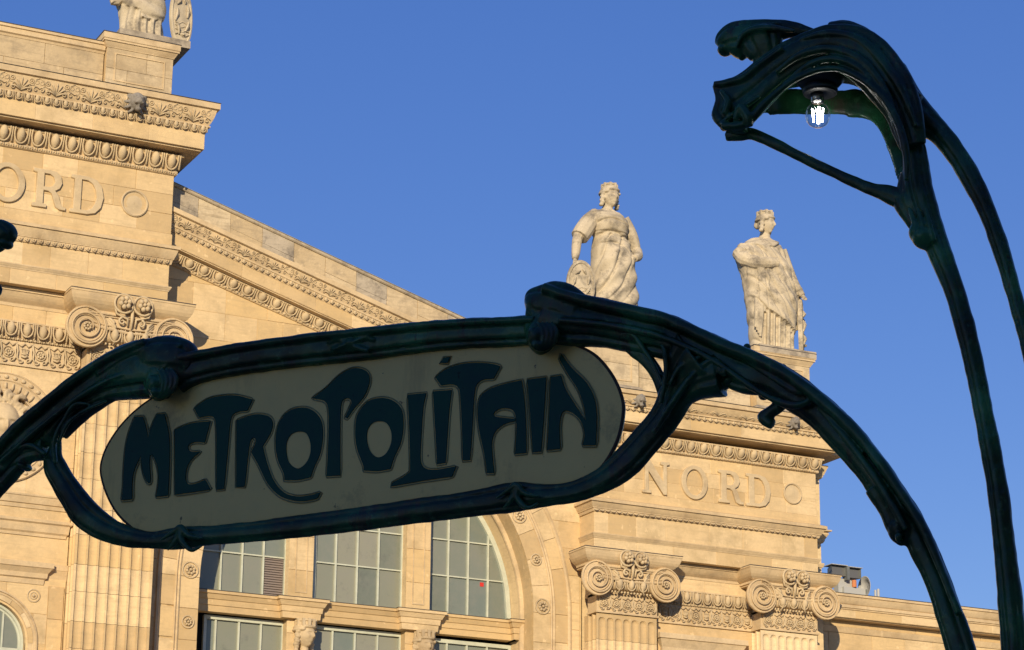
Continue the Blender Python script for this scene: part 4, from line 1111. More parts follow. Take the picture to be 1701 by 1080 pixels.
def make_statue(T, H, fold, arms, headc, hs, hyaw, crown, label, loc, shield_a=None, upper=None, base=None, voxel=.03, rotz=0, extra=None, shoulders=None):
    root = empty('statue', loc); root.rotation_euler = (0, 0, rotz); props(root, label, 'statue', 'statues of women standing on the cornice pedestals')
    mb = MB(); robe(mb, T, H, fold)
    if extra: extra(mb, H)
    for a in arms: limb(mb, a['p'], a['r'], H, 12, 5, a.get('f', 0))
    for a in arms:
        if 'hand' in a: hand(mb, a['p'][-1], a['hand'], a.get('hsz', .075), H, side=a.get('hs', 1))
    nb = T[-1]
    mb.tube([(nb[1]*H, nb[2]*H, (nb[0]-.03)*H), ((nb[1]+headc[0])*.5*H, (headc[1]+.012)*H, (headc[2]-.04)*H), (headc[0]*H, (headc[1]+.015)*H, headc[2]*H)], [.045*H, .030*H, .032*H], 12)
    head_geo(mb, tuple(q*H for q in headc), hs*H, hyaw)
    body = remesh(mb, 'body', STAT, voxel*.8, 0, root)
    c = crown_geo((headc[0]*H, (headc[1]+.01)*H, (headc[2]+hs*.34)*H), hs*H*crown)
    c.build('crown', STAT, root, smooth=True, angle=30)
    if shield_a:
        m2 = MB(); shield(m2, *shield_a[:4], H, *shield_a[4:]); m2.build('shield', STAT, root, smooth=True, angle=35)
    if base:
        b = MB(); b.box(*[q*H for q in base[:4]], -.30, .0); b.build('plinth', STD, root)
    return root

def sx(zx, c0, s): return (zx-c0)*s
# statue 1: arm on a shield, other hand on the hip
s1 = 1/1025/.9
def T1(*rows): return [((1095-y)/1025, ((a+b)/2-430)*s1, cy, (b-a)/2*s1*.90, ry) for y, a, b, cy, ry in rows]
t1 = T1((1095, 318, 590, .0, .095), (1010, 300, 592, .0, .10), (960, 280, 600, -.005, .112), (930, 272, 622, -.005, .118), (860, 280, 618, -.004, .115), (760, 285, 604, -.005, .112), (660, 284, 596, -.012, .110), (590, 290, 585, -.010, .105), (520, 300, 560, -.004, .092), (460, 300, 540, -.006, .088), (400, 296, 535, -.014, .096), (350, 272, 540, -.010, .092), (315, 262, 520, 0, .080), (295, 300, 500, .004, .062), (280, 345, 462, .006, .045), (268, 365, 446, .006, .034))
def fold1(x, h, a):
    fr = max(0, -math.sin(a)); sd = 1
    if h < .125:   # pleats of the under-skirt
        return .010*math.cos(a*24)-.014
    d = 0
    if h < .62:    # mantle swept from the left ankle up to the right hip
        q = (h-.1)*1.0-(x+.18)*1.25
        d += .015*ridge(q*24+2.2*math.sin(h*7))*min(1, (h-.12)*9)*(.35+.65*min(1, abs(x-.12)*6))
        d += .007*math.sin(q*47+x*20)
        d += .018*math.exp(-((x+.03)/.05)**2-((h-.30)/.16)**2)*fr    # knee
        d -= .006
    if h > .45:
        q = (h-.45); d += .011*ridge(h*40+14*(x+.02)**2*10+x*5)*min(1, q*8)
        d += .014*(math.exp(-((x+.05)/.035)**2-((h-.685)/.035)**2)+math.exp(-((x-.045)/.035)**2-((h-.685)/.035)**2))*fr
    if .595 < h < .635: d -= .008
    return d*(.3+.7*min(1, fr*1.4)) if h > .125 else d
X1, Z1 = F(1013, 500, 86.0); Z1B = 31.72
H1 = F(1015, 304, 86.0)[1]-Z1B
ST1 = make_statue(t1, H1, fold1,
    [dict(p=[(-.22, -.015, .64), (-.262, -.03, .56), (-.285, -.05, .455), (-.295, -.06, .405)], r=[.034, .034, .029, .021], hand=(-.05, -.1, -1), hsz=.07),
     dict(p=[(-.10, .0, .76), (-.165, -.005, .69), (-.215, -.02, .62), (-.245, -.025, .575)], r=[.052, .062, .064, .060]),
     dict(p=[(.085, .0, .755), (.155, .01, .655), (.205, .03, .56)], r=[.050, .048, .036]),
     dict(p=[(.205, .03, .56), (.175, -.05, .50), (.13, -.085, .47)], r=[.043, .032, .024], hand=(-1, -.2, -.3), hsz=.06)],
    (-.012, -.014, .890), .148, .22, .86, 'stone woman in a flat crown whose hanging arm rests on an oval shield', (X1+.05, 86.0, Z1B),
    shield_a=((-.262, -.075, .235), .100, .165, .022, -.12, .03),
    base=(-.40, .24, -.17, .17), upper=None, voxel=.028)
# statue 2: wrapped in a cloak, shield behind her left side
s2 = 1/918/.9
def T2(*rows): return [((962-y)/918, ((a+b)/2-325)*s2, cy, (b-a)/2*s2*.92, ry) for y, a, b, cy, ry in rows]
t2 = T2((962, 190, 470, 0, .11), (900, 188, 470, 0, .11), (800, 182, 472, -.002, .115), (700, 170, 480, -.006, .118), (620, 158, 480, -.008, .118), (550, 148, 470, -.008, .115), (480, 135, 455, -.010, .112), (420, 112, 448, -.010, .11), (375, 98, 435, -.006, .105), (340, 100, 425, .0, .100), (300, 125, 414, .004, .092), (265, 160, 400, .004, .075), (245, 190, 384, .006, .058), (230, 240, 345, .008, .042), (218, 262, 330, .008, .032))
def fold2(x, h, a):
    fr = max(0, -math.sin(a)); d = 0
    hem = .255-.55*(x+.06) if x > -.10 else .25
    under = h < hem and x > -.12
    if h < .30 and under: d += .013*math.cos(x*150)-.018
    else:
        if h < .72:
            q = (h-.5)+(x-.0)*1.1
            d += .014*ridge(q*24+1.5*math.sin(x*12))*(.4+.6*min(1, abs(x+.02)*7))
            d += .006*math.sin((h+x*.7)*60)
            if x < -.08: d += .008*ridge(x*60+h*6)
            d += .012*math.exp(-((x-.02)/.06)**2-((h-.33)/.12)**2)*fr
        else:
            q = (h-.72)-.6*(x+.25)*(x+.25)*3
            d += .016*ridge(q*30+x*5)
        d += .013*math.exp(-((x+.02)/.11)**2-((h-.585)/.02)**2)*fr          # forearms under the cloak
    return d*(.35+.65*min(1, fr*1.4))
X2, _ = F(1280, 565, 86.0); Z2B = 31.70
H2 = F(1271, 351, 86.0)[1]-Z2B
def ex2(mb, H):
    limb(mb, [(-.19, .0, .70), (-.235, -.02, .64), (-.17, -.09, .585), (-.02, -.125, .60)], [.055, .055, .046, .035], H, 12, 5, 1)
    limb(mb, [(.085, .0, .735), (.125, -.005, .62), (.165, -.02, .52), (.20, -.035, .46)], [.045, .045, .038, .028], H, 12, 5)
    for k in range(4): limb(mb, [(-.155+.012*k, -.07, .34), (-.165+.01*k, -.09, .25), (-.17+.012*k, -.075, .14-.02*k)], [.016, .020, .010], H, 8, 3)
    for k in range(7): limb(mb, [(.10+.02*k, -.06+.012*k, .60-.02*k), (.13+.017*k, -.075+.014*k, .38), (.10+.02*k, -.08+.014*k, .14+.01*k)], [.012, .014, .008], H, 6, 3)
ST2_ = make_statue(t2, H2, fold2,
    [dict(p=[(.20, -.03, .47), (.215, -.04, .44), (.222, -.05, .425)], r=[.03, .024, .020], hand=(.5, -.4, -1), hsz=.055, hs=-1)],
    (-.035, -.016, .898), .140, .62, .95, 'stone woman wrapped in a full cloak with turreted crown, furthest right, nearest the lamp post', (X2+.05, 86.0, Z2B),
    shield_a=((.222, -.01, .20), .075, .215, .028, .95, 0.02), base=(-.20, .24, -.17, .17), voxel=.028, extra=ex2)
# statue 3: only her skirt and shield reach into view
t3 = [(0, 0, 0, .155, .12), (.14, -.005, 0, .15, .12), (.28, -.01, -.004, .155, .125), (.45, -.01, -.005, .15, .115), (.58, 0, 0, .11, .09), (.70, 0, -.01, .125, .095), (.77, 0, 0, .135, .08), (.80, 0, 0, .06, .045), (.82, 0, 0, .035, .034)]
def fold3(x, h, a):
    fr = max(0, -math.sin(a)); hem = .125+.6*(x+.0)**2*3+.05*(x < -.04)
    if h < hem: return .010*math.cos(x*120+math.sin(h*20))-.015
    return .010*ridge((h-.6*x*x*4)*22+x*4)+.004*math.sin(h*70+x*30)
X3, Z3 = F(238, 48, 86.0)
def ex3(mb, H):
    limb(mb, [(-.13, .0, .74), (-.22, -.02, .60), (-.20, -.06, .45)], [.055, .05, .03], H, 12, 5, 1)
    limb(mb, [(-.12, -.03, .34), (-.19, -.03, .235), (-.205, -.02, .27)], [.03, .035, .02], H, 8, 4)
    limb(mb, [(.13, .0, .74), (.21, -.01, .60), (.26, -.05, .48)], [.055, .05, .03], H, 12, 5, 1)
ST3 = make_statue(t3, 5.9, fold3, [dict(p=[(.25, -.04, .49), (.26, -.06, .46), (.262, -.07, .44)], r=[.026, .022, .018], hand=(0, -.3, -1), hsz=.06)],
    (0, -.012, .90), .14, .1, 1.0, 'stone figure cut off by the top edge, pleated skirt beside a carved shield', (X3-.05, 86.1, 40.12),
    shield_a=((.245, -.05, .205), .085, .225, .024, .25, -.05), base=(-.19, .28, -.17, .17), voxel=.03, extra=ex3)

# caryatid heads on the lower mullions
def bust(x, z, yaw, label=None):
    mb = MB(); head_geo(mb, (0, 0, 0), .95, yaw, 0, True, long_hair=True)
    mb.tube([(0, .1, -.9), (0, .06, -.55), (0, .04, -.2)], [.30, .17, .16], 12)
    mb.ell((0, .18, -1.0), (.52, .28, .38), 16, 10)
    for k in range(5): mb.tube([(-.45+.1*k, -.02, -.72-.04*k), (0, -.14, -.85-.05*k), (.45-.1*k, -.02, -.72-.04*k)], .035, 5)
    o = remesh(mb, 'caryatid_bust', STO, .018, 1, None); me = o.data; bpy.data.objects.remove(o)
    o = part(link('caryatid_bust', me)); o.location = (x, 87.2, z)
    c = crown_geo((0, 0, .26), .95, 0, 10).build('crown', STO, o, smooth=True, angle=30)
    return o
bust(34.66, 18.32, .45); bust(39.52, 18.32, .1)
# mask in the medallion
mb = MB(); head_geo(mb, (0, 0, 0), 1.75, 0, .1, False)
r = random.Random(2)
for k in range(26):
    a = -.6+k*(PI+1.2)/25; L = .95+.18*math.sin(k*2.3)
    pts = [(.55*math.cos(a), -.30, .15+.72*math.sin(a)), (.80*L*math.cos(a+.12), -.34, .12+.95*L*math.sin(a+.12)), (1.02*L*math.cos(a-.05), -.20, .08+1.12*L*math.sin(a-.05)), (1.12*L*math.cos(a+.15), -.10, .05+1.18*L*math.sin(a+.15))]
    mb.tube(cr(pts, 3), [.10]*4+[.11]*3+[.08]*3, 6)
for k in range(9):
    a = PI+.35+k*(PI-.7)/8; mb.tube([(.42*math.cos(a), -.40, -.45+.42*math.sin(a)), (.60*math.cos(a), -.36, -.5+.62*math.sin(a)), (.7*math.cos(a+.1), -.2, -.5+.75*math.sin(a+.1))], [.09, .09, .04], 6)
o = remesh(mb, 'carved_mask', STO, .03, 1, None); me = o.data; bpy.data.objects.remove(o)
o = link('carved_mask', me, med, (MCX, YB+.12, MCZ+.05))

# ================================================================== ROOF EQUIPMENT ON THE WING
def floodlight():
    y = 88.6
    x0, z0 = F(1374, 960, y); x1, z1 = F(1427, 940, y)
    r = empty('floodlight', ((x0+x1)/2, y, z0)); props(r, 'grey twin box floodlight on the wing roof just right of the outer capital', 'floodlight')
    w_ = 1.45
    for k, (dx, dz) in enumerate(((-.62, .02), (.42, -.02))):
        mb = MB(); hw, hh = .5, .36
        v = [(dx-hw, -.5, dz+hh*.2), (dx+hw, -.5, dz+hh*.2), (dx+hw, -.5, dz+hh*1.7), (dx-hw, -.5, dz+hh*1.7), (dx-hw*.5, .35, dz+hh*.2), (dx+hw*.5, .35, dz+hh*.2), (dx+hw*.5, .35, dz+hh*1.5), (dx-hw*.5, .35, dz+hh*1.5)]
        mb.add(v, [(4, 5, 6, 7), (0, 1, 5, 4), (2, 3, 7, 6), (0, 4, 7, 3), (1, 2, 6, 5)])
        o = mb.build('lamp_housing', LGREY, r)
        MB().box(dx-hw-.06, dx+hw+.06, -.60, .3, dz+hh*1.72, dz+hh*1.82).build('hood', LGREY2, o)
        MB().box(dx-hw*.9, dx+hw*.9, -.34, -.32, dz+hh*.3, dz+hh*1.6).build('reflector', simple('reflector_glass', (.12, .12, .12), .3), o)
    MB().box(-.14, .04, -.62, -.3, -.1, .62).build('bracket', LGREY, r); MB().box(-.5, .6, -.2, .3, -.75, .02).build('stand', LGREY2, r)
    r.scale = (.72, .72, .8)
    return r
floodlight()
def dish():
    y = 88.4; x, z = F(1436, 975, y)
    r = empty('satellite_dish', (x, y, z)); props(r, 'small pale dish on edge on the wing roof beside the floodlight', 'dish')
    n = 24; v = []; f = []; pr = [(.02, .12), (.25, .08), (.42, -.02), (.46, -.04), (.46, -.02), (.02, .16)]
    for q, d in pr:
        for i in range(n): a = 2*PI*i/n; v.append((d+.02, q*math.cos(a), q*math.sin(a)))
    for j in range(len(pr)-1):
        for i in range(n): f.append((j*n+i, j*n+(i+1) % n, (j+1)*n+(i+1) % n, (j+1)*n+i))
    MB().add(v, f).build('reflector_bowl', LGREY2, r, smooth=True); MB().tube([(.1, 0, -.1), (.1, 0, -.75)], .04, 8).build('mast', LGREY, r)
    b = MB().box(-1.1, -.02, -.1, .3, -.55, -.1).build('cable_box', LGREY2, r)
dish()
y = 88.3; x, z = F(1459, 984, y)
o = MB().tube([(x, y, z-.3), (x, y, z+.14)], .06, 8).tube([(x-.15, y, z-.3), (x-.15, y, z+.08)], .05, 8).build('vent_pipe', LGREY2, None); o2 = props(o, 'pair of short white vent pipes on the wing roof edge between dish and arch', 'pipe')
y = 88.3; x, z = F(1419, 968, y)
props(MB().tube([(x, y, z-.2), (x, y, z+.1)], .10, 10).build('chimney_pot', ORNG, None), 'small orange pot under the floodlight on the wing roof', 'pot')
# ================================================================== METRO SIGN (traced in its own plane, real thickness)
SIGN = empty('metro_sign', (S0.x, S0.y, 0))
props(SIGN, 'dark green cast iron Art Nouveau arch holding a cream enamel panel lettered METROPOLITAIN', 'metro sign')
MS = Matrix(((SS.x, SN.x, 0, S0.x), (SS.y, SN.y, 0, S0.y), (0, 0, 1, S0.z), (0, 0, 0, 1)))      # local (s, towards street, up)
INV = Matrix.Translation((-S0.x, -S0.y, 0))
def G(o, root=SIGN, inv=INV):
    o.parent = root; o.matrix_parent_inverse = inv; o.matrix_basis = MS; return o
def Gc(o, par): o.parent = par; o.matrix_parent_inverse = Matrix(); return o
FL = [1, .93, .99, .86, .98, .9, 1, .92, .99, .86, .98, .92, 1, .9, .97, .86, .98, .93]
def ribbon(mb, pairs, depth=.8, d=0.0, n=40, sub=6, groove=.12, k=6, dmin=.0, phase=.4, sq=2.6):
    """pairs of photo points on the two edges -> a fluted bar whose width follows them; depth = thickness / width"""
    P_ = []
    for q in pairs:
        dd = q[4] if len(q) > 4 else d
        a = S(q[0], q[1], dd); b = S(q[2], q[3], dd); P_.append(((a[0]+b[0])/2, (a[1]+b[1])/2, math.hypot(a[0]-b[0], a[1]-b[1])/2, dd))
    P_ = cr(P_, sub); N = len(P_); v = []; f = []
    for i, (x, z, r, dd) in enumerate(P_):
        a = P_[max(i-1, 0)]; b = P_[min(i+1, N-1)]; t = Vector((b[0]-a[0], 0, b[1]-a[1])).normalized(); nn = Vector((-t.z, 0, t.x))
        for j in range(n):
            th = 2*PI*j/n; c, s = math.cos(th), math.sin(th); q = (abs(c)**sq+abs(s)**sq)**(-1/sq)
            q *= 1-groove*2.5*math.exp(-(math.sin(k*th*.5+phase)/.30)**2) if abs(c) < .95 else 1
            rd = max(r*depth, dmin)
            v.append((x+nn.x*c*q*r, dd+s*q*rd, z+nn.z*c*q*r))
    for i in range(N-1):
        for j in range(n): f.append((i*n+j, i*n+(j+1) % n, (i+1)*n+(j+1) % n, (i+1)*n+j))
    f += [tuple(range(n-1, -1, -1)), tuple((N-1)*n+j for j in range(n))]
    return mb.add(v, f)
def vein(mb, pts, rad, d, sub=5, n=7):
    """raised tendril modelled on the face; pts = photo points (x,y[,radius in photo px])"""
    q = []
    for p in pts:
        a = S(p[0], p[1], d if len(p) < 4 else p[3]); q.append((a[0], d if len(p) < 4 else p[3], a[1], (p[2] if len(p) > 2 else rad)/650))
    q = cr(q, sub); return mb.tube([p[:3] for p in q], [max(.002, p[3]) for p in q], n)
def lump(mb, x, y, rx, ry, rd, d, rot=0):
    a = S(x, y, d); M = Matrix.Rotation(rot, 3, 'Y'); return mb.ell((a[0], d, a[1]), (rx/650, rd, ry/650), 14, 10, M)
def roughen(o, amp=.0022, sc=14):
    me = o.data; n = len(me.vertices); co = np.empty(n*3); me.vertices.foreach_get('co', co); co = co.reshape(-1, 3)
    no = np.empty(n*3); me.vertices.foreach_get('normal', no); no = no.reshape(-1, 3)
    for i in range(n):
        v = Vector(co[i]); co[i] += no[i]*amp*(noise.noise(v*sc)+.5*noise.noise(v*sc*2.7))
    me.vertices.foreach_set('co', co.ravel()); me.update(); return o
VX = .0033
# --- top rail between the two clamps
mb = MB()
ribbon(mb, [(300, 585, 310, 652), (330, 588, 335, 637), (400, 571, 402, 623), (500, 557, 503, 610), (600, 546, 602, 600), (720, 534, 722, 584), (800, 529, 803, 578), (885, 525, 888, 574), (930, 520, 935, 566)], .75, 0, groove=.13, k=5)
ribbon(mb, [(300, 588, 302, 604), (400, 571, 401, 584), (500, 557, 501, 570), (600, 546, 601, 559), (720, 534, 721, 547), (800, 529, 801, 542), (890, 525, 891, 538)], 1.5, .03, groove=0)
# crossed ribbon ornament in the middle
vein(mb, [(550, 558, 4), (580, 572, 5), (612, 583, 4)], 5, .032); vein(mb, [(552, 582, 4), (582, 570, 5), (615, 558, 4)], 5, .034); lump(mb, 583, 570, 12, 9, .014, .03)
vein(mb, [(545, 570, 2), (565, 562, 4), (575, 566, 3)], 4, .034); vein(mb, [(592, 566, 3), (603, 560, 4), (622, 565, 2)], 4, .034)
o = G(roughen(remesh(mb, 'top_rail', IRON, VX, 1)))
# --- right arm
mb = MB()
RA = [(868, 492, 905, 560), (905, 473, 925, 566), (945, 486, 950, 574), (1000, 498, 1002, 576), (1060, 510, 1052, 586), (1120, 525, 1098, 596), (1160, 543, 1138, 606), (1200, 561, 1178, 622), (1250, 587, 1215, 648), (1300, 606, 1262, 655), (1341, 631, 1300, 676), (1379, 663, 1335, 698), (1410, 691, 1365, 728), (1442, 726, 1392, 757), (1473, 767, 1424, 792), (1504, 814, 1452, 832), (1527, 849, 1478, 864), (1546, 886, 1500, 896), (1561, 918, 1517, 928), (1584, 976, 1541, 980), (1620, 1077, 1571, 1080), (1650, 1190, 1602, 1190), (1672, 1330, 1622, 1330)]
ribbon(mb, RA[1:], .62, 0, groove=.10, k=5)
ribbon(mb, [(905, 472, 907, 490), (945, 485, 946, 503), (1000, 498, 1001, 518), (1060, 510, 1058, 531), (1120, 525, 1115, 546), (1200, 561, 1190, 582), (1300, 606, 1288, 625), (1379, 663, 1366, 680), (1442, 726, 1428, 740), (1504, 814, 1490, 824), (1546, 886, 1533, 893), (1600, 1018, 1588, 1023)], 1.7, .035, groove=0)
vein(mb, [(930, 532, 5), (1010, 540, 6), (1100, 560, 6), (1180, 596, 6), (1260, 650, 6), (1310, 672, 7), (1340, 668, 5), (1352, 650, 3)], 6, .045)
vein(mb, [(1358, 678, 2), (1400, 722, 6), (1444, 780, 7), (1482, 838, 7), (1505, 880, 5)], 6, .04)
vein(mb, [(1225, 590, 3), (1280, 625, 6), (1320, 650, 5), (1345, 655, 2)], 5, .045)
# beak over the clamp
ribbon(mb, [(869, 500, 878, 512), (872, 482, 892, 528), (893, 474, 912, 545), (922, 471, 935, 552), (960, 489, 960, 560)], .55, .012, groove=.08)
lump(mb, 915, 478, 16, 9, .022, .012)
vein(mb, [(880, 500, 3), (886, 525, 4), (889, 545, 3)], 4, .035); vein(mb, [(898, 545, 2), (905, 520, 4), (930, 503, 5), (975, 508, 3), (1020, 520, 2)], 5, .04)
# end of the moulding: the bulb-like foot with its bolt
ribbon(mb, [(1436, 812, 1490, 800), (1458, 846, 1505, 838), (1472, 876, 1515, 872), (1486, 898, 1514, 896), (1498, 907, 1508, 904)], .7, .012, groove=.05)
lump(mb, 1493, 880, 17, 22, .03, .01); lump(mb, 1494, 893, 6, 8, .012, .038)
o = G(roughen(remesh(mb, 'right_arm', IRON, VX, 1)))
# --- left arm
mb = MB()
LA = [(-330, 1330, -280, 1330), (-260, 1100, -200, 1100), (-160, 930, -105, 960), (-60, 800, -22, 850), (0, 735, 28, 792), (60, 677, 82, 730), (120, 629, 132, 690), (180, 590, 182, 668), (235, 566, 235, 662), (290, 562, 290, 655)]
ribbon(mb, LA, .62, 0, groove=.10, k=5)
ribbon(mb, [(-160, 930, -150, 942), (0, 735, 8, 748), (60, 677, 66, 692), (120, 629, 124, 645), (180, 590, 183, 607), (245, 562, 247, 578)], 1.7, .035, groove=0)
vein(mb, [(0, 768, 5), (60, 715, 6), (120, 668, 6), (180, 632, 6), (235, 615, 5), (262, 612, 4)], 6, .042)
ribbon(mb, [(225, 574, 240, 630), (262, 560, 262, 640), (296, 564, 300, 640), (322, 588, 320, 632)], .6, .015, groove=.08)
lump(mb, 278, 566, 24, 9, .03, .005)
vein(mb, [(160, 622, 2), (215, 590, 5), (262, 575, 6), (300, 575, 4)], 5, .045); vein(mb, [(285, 575, 4), (283, 600, 6), (262, 620, 4)], 5, .045)
o = G(roughen(remesh(mb, 'left_arm', IRON, VX, 1)))
# --- clamps (the bud shaped knobs)
for (x, y) in ((900, 560), (268, 638)):
    mb = MB(); lump(mb, x, y, 24, 31, .055, .0); lump(mb, x-2, y+4, 19, 20, .045, .035); ribbon(mb, [(x-20, y-36, x+26, y-36), (x-26, y-16, x+32, y-16), (x-22, y+8, x+26, y+8), (x-10, y+26, x+12, y+26)], .9, .0, groove=.05)
    for q in range(4): vein(mb, [(x-8+q*8, y-26, 2), (x+2+q*8, y-8, 3.5), (x+q*6, y+12, 3.5), (x-6+q*3, y+24, 2)], 4, .066-.004*q)
    lump(mb, x-8, y+15, 10, 8, .020, .062, .5); lump(mb, x-12, y-6, 7, 11, .02, .06, -.6)
    G(roughen(remesh(mb, 'clamp_knob', IRON, VX, 1)))
# --- lower loop: left branch, bottom rail, right branch
mb = MB()
LOW = [(222, 622, 205, 652), (178, 640, 148, 676), (135, 668, 92, 706), (104, 704, 72, 740), (101, 735, 84, 742), (106, 765, 74, 776), (128, 804, 92, 812), (165, 850, 124, 862), (210, 876, 180, 897), (255, 884, 240, 909), (300, 875, 300, 913), (350, 874, 352, 905), (440, 864, 442, 899), (540, 850, 542, 888), (640, 836, 642, 876), (740, 822, 742, 864), (800, 812, 803, 856), (850, 802, 858, 850), (905, 805, 912, 841), (950, 800, 965, 831), (985, 788, 1018, 808), (1015, 765, 1062, 775), (1050, 728, 1098, 736), (1082, 688, 1132, 692), (1098, 650, 1158, 652), (1100, 612, 1195, 626), (1108, 585, 1225, 618)]
ribbon(mb, LOW, .62, 0, groove=.12, k=5)
# flowing upper part of the right branch
ribbon(mb, [(1100, 700, 1118, 705), (1118, 655, 1150, 665), (1135, 630, 1190, 640), (1170, 605, 1225, 642)], .8, .01, groove=.06)
vein(mb, [(1085, 720, 5), (1120, 665, 6), (1150, 625, 6), (1180, 600, 6), (1195, 603, 5), (1193, 616, 4)], 6, .045)
vein(mb, [(1098, 670, 4), (1106, 620, 5), (1104, 585, 5), (1098, 572, 3)], 5, .045); vein(mb, [(1112, 640, 3), (1130, 610, 5), (1165, 592, 3)], 4, .045)
vein(mb, [(1205, 612, 7), (1203, 620, 6), (1195, 618, 4)], 6, .045)
lump(mb, 1215, 634, 16, 9, .03, .0, -.5)
# small brace to the rail
ribbon(mb, [(1012, 548, 1005, 572), (1048, 550, 1032, 580), (1068, 568, 1050, 594), (1090, 600, 1073, 614), (1108, 632, 1088, 640), (1114, 660, 1096, 664)], .6, .0, groove=.05)
vein(mb, [(1030, 556, 4), (1052, 556, 5), (1066, 575, 5), (1085, 605, 4), (1102, 640, 4)], 4, .03)
# left mirror brace and veins
vein(mb, [(150, 672, 2), (125, 672, 5), (105, 700, 5), (90, 735, 5), (92, 770, 4)], 5, .04); vein(mb, [(178, 666, 2), (145, 680, 4), (114, 702, 4), (98, 735, 3)], 4, .04); vein(mb, [(20, 748, 3), (50, 740, 5), (75, 755, 4)], 5, .04)
ribbon(mb, [(5, 745, 0, 800), (30, 733, 30, 782), (55, 728, 52, 768), (80, 722, 72, 765)], .7, .0, groove=.06); lump(mb, 40, 775, 14, 8, .03, 0, .4)
# ribbon ties on the bottom rail
for (x, y) in ((300, 888), (858, 818)):
    vein(mb, [(x-34, y+10, 2), (x-12, y-4, 5), (x, y-12, 6), (x+14, y+2, 5), (x+38, y+6, 2)], 5, .034)
    vein(mb, [(x, y-10, 5), (x+2, y+10, 6), (x+18, y+26, 4), (x+36, y+18, 2)], 5, .034); vein(mb, [(x-2, y-6, 4), (x-10, y+14, 5), (x-22, y+26, 2)], 5, .034)
o = G(roughen(remesh(mb, 'lower_loop', IRON, VX, 1)))
# hook and bolts
mb = MB(); vein(mb, [(1262, 648, 9), (1290, 660, 10), (1297, 672, 11), (1275, 688, 10), (1268, 692, 10), (1272, 698, 10), (1284, 706, 9)], 10, -.02, sub=4); lump(mb, 1268, 657, 8, 8, .016, -.02); lump(mb, 1264, 690, 4, 4, .01, -.02)
G(remesh(mb, 'hook', IRON, .004, 1))
for (x, y) in ((1241, 577), (1301, 611), (1524, 853)):
    mb = MB(); lump(mb, x, y, 6, 6, .010, 0); lump(mb, x+1, y+4, 8, 4, .012, 0, .5); G(mb.build('bolt', IRON, None, smooth=True))

# --- enamel panel: a long oval plate, slightly domed
EDGE = cr([(168, 772), (172, 805), (188, 842), (212, 870), (245, 890), (300, 888), (440, 878), (600, 856), (800, 827), (900, 815), (965, 801), (1000, 774), (1024, 733), (1034, 692), (1033, 662), (1018, 626), (990, 592), (955, 574), (920, 571), (800, 566), (600, 588), (440, 607), (320, 633), (260, 658), (215, 692), (183, 733)], 6, True)
loop = [S(x, y, -.002) for x, y in EDGE]
cx_ = sum(p[0] for p in loop)/len(loop); cz_ = sum(p[1] for p in loop)/len(loop)
def panel_mesh():
    n = len(loop); v = []; f = []; rings = [(1, -.018), (1.004, -.008), (1, -.001), (.985, .0)]+[(q, .0035*(1-q*q)) for q in (.9, .75, .55, .3)]
    for q, y in rings:
        for x, z in loop: v.append((cx_+(x-cx_)*q, y, cz_+(z-cz_)*q))
    for j in range(len(rings)-1):
        for i in range(n): f.append((j*n+i, j*n+(i+1) % n, (j+1)*n+(i+1) % n, (j+1)*n+i))
    v.append((cx_, .0035, cz_)); c = len(v)-1; b = (len(rings)-1)*n
    f += [(b+i, b+(i+1) % n, c) for i in range(n)]; f.append(tuple(range(n)))
    return MB().add(v, f)
panel = G(panel_mesh().build('enamel_panel', ENAM, None, smooth=True, angle=40))
rim = MB(); rim.tube([(x, -.004, z) for x, z in loop], .0045, 8, closed=True); Gc(rim.build('panel_rim', GRIME, None, smooth=True), panel)
C_ = 'c'
def Z1_(pts): return [(190+p[0]/5.4, 640+p[1]/5.4)+tuple(p[2:]) for p in pts]
def Z2_(pts): return [(380+p[0]/5.4, 640+p[1]/5.4)+tuple(p[2:]) for p in pts]
def Z3_(pts): return [(510+p[0]/5.4, 600+p[1]/5.4)+tuple(p[2:]) for p in pts]
def Z4_(pts): return [(640+p[0]/4.91, 590+p[1]/4.91)+tuple(p[2:]) for p in pts]
def Z5_(pts): return [(780+p[0]/5.141, 580+p[1]/5.141)+tuple(p[2:]) for p in pts]
